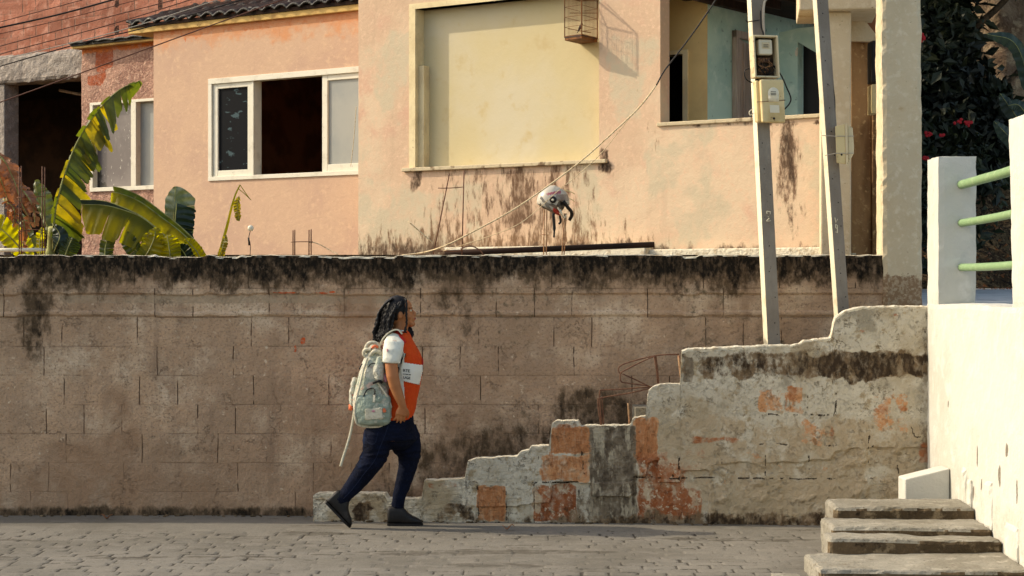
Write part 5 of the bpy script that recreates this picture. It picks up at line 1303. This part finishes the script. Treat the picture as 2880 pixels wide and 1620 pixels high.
# head: cranium, face, jaw, nose, lips, ear
body.ell(W(498, 152), (73 * K, .073, 84 * K))
body.ell(W(530, 168), (50 * K, .060, 74 * K))
body.ell(W(540, 206), (46 * K, .050, 38 * K))
body.ell(W(574, 228), (22 * K, .028, 18 * K))
body.ell(W(545, 128), (30 * K, .058, 40 * K))
body.ell(W(576, 196), (19 * K, .030, 22 * K))
body.tube([W(574, 146), W(586, 160), W(594, 170)], [.008, .011, .013], 10)
body.ell(W(588, 174), (12 * K, .019, 8 * K))
body.ell(W(587, 192), (11 * K, .022, 6 * K)); body.ell(W(586, 203), (10 * K, .020, 6 * K))
for s in (-1, 1):
    body.ell(W(512, 178, s * .072), (13 * K, .010, 23 * K)); body.ell(W(568, 132, s * .030), (9 * K, .024, 6 * K)); body.ell(W(556, 186, s * .036), (20 * K, .020, 20 * K))
def arm(s, pts):
    lp(pts, 2, 16, body)
arm(-1, [(478, 318, -.165, 46, .05), (474, 360, -.198, 40, .044), (470, 410, -.214, 38, .044), (468, 460, -.226, 37, .044), (476, 520, -.238, 36, .042), (490, 575, -.238, 34, .038), (508, 625, -.236, 30, .034), (524, 665, -.234, 25, .029), (534, 695, -.232, 22, .024)])
arm(1, [(478, 318, .165, 46, .05), (474, 360, .205, 46, .052), (474, 410, .218, 43, .050), (480, 460, .224, 39, .046), (494, 520, .226, 36, .042), (510, 575, .222, 34, .038), (522, 625, .218, 30, .034), (530, 665, .214, 25, .029), (536, 695, .212, 22, .024)])
def hand(s, y):
    lp([(534, 690, y, 22, .021), (532, 706, y, 27, .018), (526, 726, y, 32, .016), (522, 742, y, 32, .015)], 2.4, 16, body)
    for k, (dx, ln, cur) in enumerate([(22, 44, -4), (7, 52, -10), (-8, 48, -16), (-22, 36, -20)]):
        p0 = (522 + dx, 738); yy = y - s * .003 * abs(k - 1.5)
        pts = [W(p0[0], p0[1], yy), W(p0[0] + cur * .2, p0[1] + ln * .42, yy + s * -.004), W(p0[0] + cur * .6, p0[1] + ln * .75, yy - s * .012), W(p0[0] + cur, p0[1] + ln * .98, yy - s * .024)]
        body.tube(smoothpath(pts, 3), [.0092, .0090, .0088, .0086, .0084, .0082, .0080, .0076, .0072, .0062], 8)
    body.tube(smoothpath([W(552, 706, y), W(563, 724, y - s * .010), W(562, 748, y - s * .020), W(556, 762, y - s * .024)], 3), [.011, .011, .0105, .010, .010, .0095, .009, .0085, .008, .0065], 8)
hand(-1, -.234); hand(1, .214)
# feet inside the boots
body.ell(W(520, 1365, FY), (70 * K, .030, 20 * K))
pbody = body.build('body', M['skin'], person); remesh(pbody, .0048, 3)
# eyes and brows
mb = MB()
for s in (-1, 1): mb.ell(W(573, 150, s * .031), (.0085, .011, .006))
mb.build('eye', M['meter'], pbody, True) if False else None
for s in (-1, 1):
    e = MB(); e.ell(W(571, 151, s * .032), (.010, .012, .0075)); eo = e.build('eye', M['meter'], pbody, True)
    e = MB(); e.ell(W(576, 151, s * .034), (.0055, .008, .0060)); e.build('iris', M['boot'], pbody, True)
    e = MB(); e.tube(smoothpath([W(578, 137, s * .016), W(574, 134, s * .034), W(562, 138, s * .050)], 4), .0026, 6); e.build('eyebrow', M['hair'], pbody, True)
e = MB(); e.ell(W(590, 197.5), (10 * K, .021, 7 * K)); e.build('lips', mat('lips', C(150, 74, 62), .5), pbody, True)

# jeans
j = MB()
slices([(r[0], r[1], r[2], r[3] + .004) for r in torso if 735 < r[0]], j)
slices([(880, 312, 596, .165), (905, 330, 588, .14), (930, 352, 570, .105), (950, 380, 545, .06)], j)
for L_ in (legN, legF): lp(L_, 2, 22, j)
jeans = j.build('jeans', M['denim'], person)
def fold(v):
    z = v.z + ORG[person].z; a = abs(mnoise.noise(Vector((v.x * 7, v.y * 7, v.z * 24)))) * .016
    k = math.exp(-((z - .50) / .07) ** 2) + .9 * math.exp(-((z - .16) / .07) ** 2) + .5 * math.exp(-((z - .66) / .06) ** 2)
    return a * (.25 + k) - .002
remesh(jeans, .006, 16, fold)
mb = MB()
for L_, s in ((legN, -1), (legF, 1)):
    a, b, y, ra, rb = L_[-1]
# boots
def boot(name, tr):
    def T(cx, cy): return tr(cx, cy)
    rings = []
    for (cx, ct, cb, hw) in [(430, 1300, 1388, .026), (440, 1288, 1391, .036), (470, 1282, 1391, .040), (500, 1282, 1391, .041), (526, 1296, 1391, .041), (550, 1326, 1391, .042), (580, 1345, 1391, .043), (608, 1357, 1391, .040), (624, 1368, 1391, .030), (632, 1378, 1391, .016)]:
        ring = []
        for k in range(16):
            th = 2 * math.pi * k / 16; c, s = math.cos(th), math.sin(th)
            s2 = math.copysign(abs(s) ** .8, s); yy = math.copysign(abs(c) ** .7, c) * hw
            ring.append(T(cx, (ct + cb) / 2 - s2 * (cb - ct) / 2) + Vector((0, yy, 0)))
        rings.append(ring)
    mb = MB(); mb.rings(rings); o = mb.build(name, M['boot'], person); remesh(o, .005, 3)
    mb = MB(); rings = []
    for cx, hw in [(428, .024), (436, .036), (470, .042), (530, .040), (580, .046), (612, .042), (632, .022), (637, .010)]:
        rings.append([T(cx, 1386) + Vector((0, -hw, 0)), T(cx, 1386) + Vector((0, hw, 0)), T(cx, 1398) + Vector((0, hw, 0)), T(cx, 1398) + Vector((0, -hw, 0))])
    mb.rings(rings); mb.build('sole', M['black'], o)
boot('boot', lambda a, b: W(a, b, FY))
ca, sa = math.cos(math.radians(46)), math.sin(math.radians(46))
boot('boot', lambda a, b: W(222 + ((a - 632) * ca - (b - 1396) * sa * -1) if False else 222 + (a - 632) * ca - (b - 1396) * sa * -1, 1396 + (a - 632) * sa + (b - 1396) * ca, NY) if False else
     W(222 + (a - 632) * ca - (b - 1396) * sa, 1392 + (a - 632) * sa + (b - 1396) * ca, NY))

def bvh0(o):
    me = o.data; return BVHTree.FromPolygons([x.co + ORG[o] for x in me.vertices], [p.vertices for p in me.polygons])
bj = bvh0(jeans)
def seam(pts, name, m, r=.0022):
    out = []
    for a, b in smoothpath([(a, 0, b) for a, b in pts], 8) and [(v.x, v.z) for v in smoothpath([(a, 0, b) for a, b in pts], 8)]:
        h_ = bj.ray_cast(W(a, b, -1.0), Vector((0, 1, 0)))
        if h_[0] is not None: out.append(h_[0] + Vector((0, -.0005, 0)))
    if len(out) > 3:
        mb = MB(); mb.tube(out, r, 5); mb.build(name, m, jeans, True)
M['seam'] = mat('denim_seam', C(26, 35, 58), .9)
seam([(450, 800), (430, 860), (400, 930), (372, 1000), (310, 1080), (250, 1160), (190, 1225)], 'side_seam', M['seam'])
seam([(310, 836), (330, 900), (372, 905), (392, 838)], 'pocket_stitching', M['seam'], .0016)
# t-shirt
t = MB(); slices([(r[0], r[1] - 2, r[2] + 2, r[3] + .004) for r in torso if r[0] < 760], t)
for s in (-1, 1):
    lp([(492, 286, s * .104, 26, .022), (486, 300, s * .122, 46, .044), (482, 326, s * .170, 56, .056), (476, 370, s * .204, 57, .058), (472, 415, s * .216, 54, .057), (470, 446, s * .224, 51, .056)], 2, 20, t)
tee = t.build('t_shirt', M['tee'], person)
remesh(tee, .0055, 5, lambda v: .005 * mnoise.noise(Vector((v.x * 14, v.y * 14, v.z * 20))))
# vest over the shirt, open at the sides
v_ = MB(); slices([(268, 478, 552, .070), (286, 450, 566, .112), (310, 434, 578, .148), (345, 424, 598, .172), (400, 420, 624, .180), (440, 420, 640, .178), (500, 424, 640, .174), (560, 424, 628, .170), (620, 418, 616, .176), (680, 400, 604, .186), (735, 384, 592, .196), (775, 372, 582, .200)], v_)
vest = v_.build('vest', M['vest'], person)
remesh(vest, .0055, 5, lambda v: .006 * mnoise.noise(Vector((v.x * 9, v.y * 9, v.z * 9))) + .003 * mnoise.noise(Vector((v.x * 30, v.y * 30, v.z * 16))))
def bvh_of(o): 
    me = o.data; return BVHTree.FromPolygons([x.co + ORG[o] for x in me.vertices], [p.vertices for p in me.polygons])
bv = bvh_of(vest)
def patch(poly, name, m, bvh, parent, off=.003, res=5, both=False, side=-1, bulge=0):
    """cloth panel lying on a surface: outline in crop units projected from the side"""
    xs = [p[0] for p in poly]; ys = [p[1] for p in poly]; mb = MB(); idx = {}
    def inside(x, y):
        c = False; n = len(poly)
        for i in range(n):
            (x1, y1), (x2, y2) = poly[i], poly[(i + 1) % n]
            if (y1 > y) != (y2 > y) and x < (x2 - x1) * (y - y1) / (y2 - y1) + x1: c = not c
        return c
    nx = int((max(xs) - min(xs)) / res) + 1; ny = int((max(ys) - min(ys)) / res) + 1; V = []; Fc = []
    def vid(i, j_):
        if (i, j_) not in idx:
            x = min(xs) + i * res; y = min(ys) + j_ * res; p = W(x, y, side * 1.0)
            hit = bvh.ray_cast(p, Vector((0, -side, 0)))
            if hit[0] is None: idx[(i, j_)] = None
            else: idx[(i, j_)] = len(V); V.append(hit[0] + hit[1] * off)
        return idx[(i, j_)]
    for i in range(nx):
        for j_ in range(ny):
            if inside(min(xs) + (i + .5) * res, min(ys) + (j_ + .5) * res):
                q = [vid(i, j_), vid(i + 1, j_), vid(i + 1, j_ + 1), vid(i, j_ + 1)]
                if None not in q: Fc.append(tuple(q))
    if not Fc: return None
    mb.add(V, Fc); o = mb.build(name, m, parent, True)
    sd_ = o.modifiers.new('s', 'SOLIDIFY'); sd_.thickness = .003; sd_.offset = -1
    return o
pan = patch([(516, 440), (632, 462), (642, 470), (618, 574), (528, 548)], 'front_panel', M['panel'], bv, vest, .0035, 3)
patch([(506, 318), (526, 330), (534, 380), (540, 440), (536, 560), (542, 660), (522, 700), (500, 660), (500, 400)], 'side_gap', M['tee'], bv, vest, .002, 3)
patch([(486, 268), (508, 268), (548, 330), (540, 338), (500, 284)], 'neck_binding', M['vest_red'], bv, vest, .003, 3)
patch([(634, 420), (645, 424), (645, 450), (634, 462)], 'front_edge', M['vest_red'], bv, vest, .003, 2)
def text_on(txt, cx, cy, size, m, bvh, parent, name, sx=1.0, shear=0.0):
    cu = bpy.data.curves.new('tmp', 'FONT'); cu.body = txt; cu.size = size; cu.align_x = 'LEFT'; cu.resolution_u = 2; cu.offset = size * .02
    ob = bpy.data.objects.new('tmp', cu); COL.objects.link(ob); dg = bpy.context.evaluated_depsgraph_get(); dg.update()
    me = bpy.data.meshes.new_from_object(ob.evaluated_get(dg)); bpy.data.objects.remove(ob)
    mb = MB(); vs = []
    for q in me.vertices:
        p = W(cx, cy) + Vector((q.co.x * sx, 0, q.co.y - shear * q.co.x)); h = bvh.ray_cast(Vector((p.x, -1.5, p.z)), Vector((0, 1, 0)))
        vs.append((h[0] + Vector((0, -.0105, 0))) if h[0] is not None else Vector((p.x, -.5, p.z)))
    mb.add(vs, [tuple(f.vertices) for f in me.polygons]); bpy.data.meshes.remove(me)
    return mb.build(name, m, parent)
for txt, cx, cy, sz, sx in (('RTE', 533, 497, .028, 1.0), ('COMUM', 533, 514, .014, 1.0), ('UGE', 533, 537, .026, 1.0)):
    text_on(txt, cx, cy, sz, M['ink'], bv, vest, 'printed_letters', sx, .12)
bt = bvh_of(tee)
patch([(444, 372), (450, 364), (454, 376), (448, 384)], 'sleeve_print', M['pink'], bt, tee, .002, 2)
# front lapel edges and clip
mb = MB(); mb.tube(smoothpath([W(545, 395, -.178), W(540, 410, -.185), W(525, 432, -.19), W(520, 450, -.19)], 4), .007, 6); mb.tube([W(506, 470, -.185), W(504, 492, -.186), W(500, 510, -.186)], .006, 6)
mb.build('strap_clip', M['black'], person)

# hair: cap plus braids
h = MB(); r_ = random.Random(21)
h.ell(W(492, 146), (75 * K, .079, 84 * K)); 
cap_cut = None
hair = None
def braid(pts, rad, seed):
    sp = smoothpath(pts, 7); n = len(sp)
    rr = [rad * (1 + .42 * math.sin(i * 1.9 + seed)) * (1 - .35 * (i / n) ** 3) for i in range(n)]
    h.tube(sp, rr, 7)
for layer in range(3):
    nb = 30
    for i in range(nb):
        u = -1 + 2 * (i + .5) / nb + r_.uniform(-.03, .03); au = abs(u); lay = layer * 1.0
        R0 = 1.0 + .05 * layer
        a0 = W(528 - 18 * r_.random() - layer * 18, 72 + 6 * r_.random() + au * 34, u * .062)
        a1 = W(470 + au * 46 - layer * 16 + r_.uniform(-5, 5), 84 + au * 36 + 6 * layer, u * .080 * R0)
        a2 = W(418 + au * 66 - layer * 8 + r_.uniform(-5, 5), 150 + au * 8, u * .090 * R0)
        a3 = W(400 + au * 66 - layer * 6 + r_.uniform(-14, 9), 215, u * .096)
        a4 = W(384 + au * 66 + r_.uniform(-9, 9) - layer * 3, 268, u * .104)
        a5 = W(364 + au * 58 + r_.uniform(-14, 12), 316 + r_.uniform(-26, 16), u * .112 - .01)
        braid([a0, a1, a2, a3, a4, a5], .0085 + .0015 * r_.random(), r_.random() * 6)
for k in range(16):
    u = r_.uniform(-.9, .5); s = r_.uniform(.82, 1.1)
    braid([W(470, 80, u * .06), W(424, 112 + r_.uniform(-8, 8), u * .08), W(396 - 10 * s, 168, u * .09), W(386 - 12 * s + r_.uniform(-8, 8), 222, u * .1), W(370 - 8 * s + r_.uniform(-8, 6), 274, u * .105), W(358 + r_.uniform(-10, 30), 322 + r_.uniform(-20, 16), u * .11)], .0068, k * 1.3)
for k in range(5):
    braid([W(540 + k, 82, -.05 - .004 * k), W(548, 120, -.070), W(549 - k, 170, -.078), W(547 + k, 220, -.080), W(545 - k * 2, 262, -.09), W(530 + k * 5, 276, -.10)], .0060, k)
for k in range(12):
    braid([W(530, 76, .03), W(548, 130, .070), W(552, 200, .082), W(550 + k * 1.6, 256, .09), W(558 + k * 2, 290, .06 + .01 * (k % 3)), W(566 + r_.uniform(-12, 12), 336 + r_.uniform(-12, 20), .03)], .0065, k)
braid([W(570, 320, .03), W(585, 350, .02), W(606, 360, .01)], .0035, 1)
hair = h.build('hair', M['hair'], person, True)
# ------------------------------------------------------------------ backpack
bag = thing('backpack', W(360, 812, -.02), 'sage and cream backpack bulging on the back of the walking person', 'backpack')
b_ = MB()
yo = -.055
slices([(344, 352, 398, .05, 0, yo), (372, 330, 416, .09, 0, yo), (430, 306, 428, .125, 0, yo), (500, 282, 438, .140, 0, yo), (570, 262, 450, .145, 0, yo), (640, 250, 462, .150, 0, yo), (700, 246, 470, .152, 0, yo), (750, 252, 470, .148, 0, yo), (785, 268, 456, .138, 0, yo), (806, 300, 424, .11, 0, yo)], b_, 34, 3.0)
bb = b_.build('main_bag', M['bag_top'], bag)
remesh(bb, .006, 4, lambda v: .010 * mnoise.noise(Vector((v.x * 16, v.y * 16, v.z * 12))) + .007 * abs(mnoise.noise(Vector((v.x * 34, v.y * 34, v.z * 22)))))
b_ = MB(); slices([(628, 280, 448, .02, 0, -.20), (645, 264, 462, .035, 0, -.20), (700, 262, 470, .046, 0, -.20), (750, 264, 470, .046, 0, -.20), (786, 276, 456, .036, 0, -.198), (802, 300, 430, .02, 0, -.195)], b_, 30, 3.2)
pk = b_.build('front_pocket', M['bag'], bag); remesh(pk, .005, 3, lambda v: .007 * mnoise.noise(Vector((v.x * 20, v.y * 20, v.z * 24))) + .004 * abs(mnoise.noise(Vector((v.x * 50, v.y * 50, v.z * 30)))))
bvp = bvh_of(pk)
lab = patch([(322, 706), (418, 698), (420, 760), (322, 768)], 'sewn_label', M['strap'], bvp, bag, .003, 3)
patch([(420, 704), (436, 702), (438, 724), (422, 728)], 'coral_tag', M['coral'], bvp, bag, .004, 3)
patch([(356, 720), (366, 712), (382, 716), (372, 726)], 'label_print', M['pink'], bvp, bag, .006, 2)
patch([(364, 630), (378, 630), (378, 668), (364, 668)], 'pocket_tab', M['strap'], bvp, bag, .006, 3)
b_ = MB(); slices([(300 + 260, 440, 466, .03, 0, -.10), (600, 444, 482, .06, 0, -.09), (650, 448, 496, .07, 0, -.09), (700, 456, 492, .06, 0, -.09), (728, 462, 482, .03, 0, -.09)], b_, 20, 2.4)
sp_ = b_.build('side_pocket', M['bag'], bag); remesh(sp_, .006, 3)
def tubes(name, sets, m, parent=bag, sm=True):
    mb = MB()
    for pts, r in sets: mb.tube(smoothpath([W(*p) for p in pts], 7), r, 8)
    return mb.build(name, m, parent, sm)
def band(name, pts, w, th, m, parent=bag):
    """flat strap: pts (cx, cy, y); width across y"""
    sp = smoothpath([W(*p) for p in pts], 6); rings = []
    for i, p in enumerate(sp):
        t = (sp[min(i + 1, len(sp) - 1)] - sp[max(i - 1, 0)]).normalized(); a = t.cross(Vector((0, 1, 0))).normalized() * th; L = Vector((0, 1, 0)) * w
        rings.append([p - L - a, p + L - a, p + L + a, p - L + a])
    mb = MB(); mb.rings(rings); return mb.build(name, m, parent, True)
band('shoulder_strap', [(398, 352, -.12), (412, 318, -.13), (440, 284, -.13), (476, 262, -.125), (505, 262, -.12), (526, 284, -.120)], .022, .005, M['strap'])
band('shoulder_strap', [(398, 352, .12), (412, 318, .13), (440, 284, .13), (476, 262, .125), (505, 262, .12), (526, 284, .120)], .022, .005, M['strap'])
band('shoulder_strap', [(543, 392, -.19), (534, 430, -.196), (514, 500, -.192), (490, 590, -.18), (470, 690, -.15)], .008, .003, M['strap'])
tubes('carry_loop', [([(330, 392, -.12), (318, 366, -.14), (336, 336, -.15), (372, 334, -.15), (392, 356, -.14), (396, 384, -.13)], .013), ([(322, 420, -.13), (306, 396, -.14), (318, 372, -.15), (352, 372, -.16)], .013), ([(340, 410, -.15), (372, 380, -.17), (402, 392, -.16), (412, 420, -.15)], .016)], M['strap'])
tubes('coral_knot', [([(356, 362, -.165), (372, 352, -.17), (390, 358, -.165)], .010)], M['coral'])
b_ = MB(); slices([(410, 384, 418, .02, 0, -.20), (440, 376, 424, .032, 0, -.205), (490, 366, 428, .036, 0, -.205), (540, 372, 424, .03, 0, -.20), (560, 384, 414, .015, 0, -.195)], b_, 18, 2.2)
jk = b_.build('rolled_jacket', M['bag_top'], bag); remesh(jk, .005, 3, lambda v: .007 * mnoise.noise(Vector((v.x * 30, v.y * 30, v.z * 20))))
tubes('pink_cloth', [([(424, 510, -.19), (430, 530, -.195), (438, 552, -.19)], .016)], M['pink'])
tubes('dark_cord', [([(300, 452, -.18), (290, 470, -.185), (284, 484, -.185)], .005), ([(310, 636, -.23), (330, 600, -.215), (362, 590, -.22), (376, 604, -.24), (372, 626, -.245)], .0045), ([(364, 560, -.22), (400, 548, -.225), (418, 560, -.22)], .009), ([(336, 470, -.20), (352, 452, -.205), (380, 448, -.215)], .004), ([(268, 640, -.2), (262, 700, -.2), (262, 760, -.2), (280, 790, -.2)], .0035)], M['black'])
tubes('light_piping', [([(330, 420, -.18), (310, 480, -.19), (292, 560, -.205), (272, 640, -.215), (262, 700, -.22), (264, 760, -.22), (284, 800, -.20), (360, 812, -.18), (440, 798, -.18), (470, 752, -.19)], .008), ([(392, 560, -.2), (420, 600, -.21), (446, 640, -.215), (468, 700, -.21)], .008)], M['strap'])
b_ = MB(); slices([(535, 240, 266, .02, 0, -.06), (570, 226, 262, .035, 0, -.06), (620, 220, 256, .04, 0, -.06), (680, 218, 252, .04, 0, -.06), (700, 216, 250, .036, 0, -.06)], b_, 18, 2.4)
hp = b_.build('hanging_pouch', M['bag_top'], bag); remesh(hp, .006, 3, lambda v: .008 * mnoise.noise(Vector((v.x * 24, v.y * 24, v.z * 24))))
b_ = MB(); slices([(690, 216, 250, .036, 0, -.06), (718, 214, 240, .034, 0, -.06), (724, 222, 238, .02, 0, -.06)], b_, 16, 2.4); b_.build('pouch_end', M['coral'], bag, True)
band('loose_strap', [(250, 700, -.08), (244, 760, -.08), (228, 850, -.085), (206, 930, -.09), (186, 990, -.085), (170, 1044, -.08)], .008, .009, M['strap'])
# make the loose strap broad side on

# dry leaves blown against the wall foot
rl = random.Random(8)
for i, (a, b, lbl) in enumerate([(1010, 1462, 'curled dry leaf on the street between the walking feet'), (300, 1462, 'curled dry leaf at the wall foot at far left'), (1430, 1492, 'dry leaf on the street in front of the broken stair wall')]):
    y = 1.67 * F / (b - 810) + CY; c = Vector(((a - 1440) * (y - CY) / F, y, .012)); mb = MB(); V = []; n = 8
    for u in range(n + 1):
        for v in range(5):
            s = (u / n - .5) * .085; w = (v / 4 - .5) * .05 * math.sin(math.pi * (.06 + .88 * u / n))
            V.append(c + Vector((s, w, .010 + .25 * abs(w) + .016 * math.sin(u * .9 + i) + .004 * rl.random())))
    mb.add(V, [(u * 5 + v, (u + 1) * 5 + v, (u + 1) * 5 + v + 1, u * 5 + v + 1) for u in range(n) for v in range(4)])
    o = mb.build('dry_leaf', M['leaf_dead'], None, True); sm = o.modifiers.new('s', 'SOLIDIFY'); sm.thickness = .0015; tag(o, lbl, 'leaf')
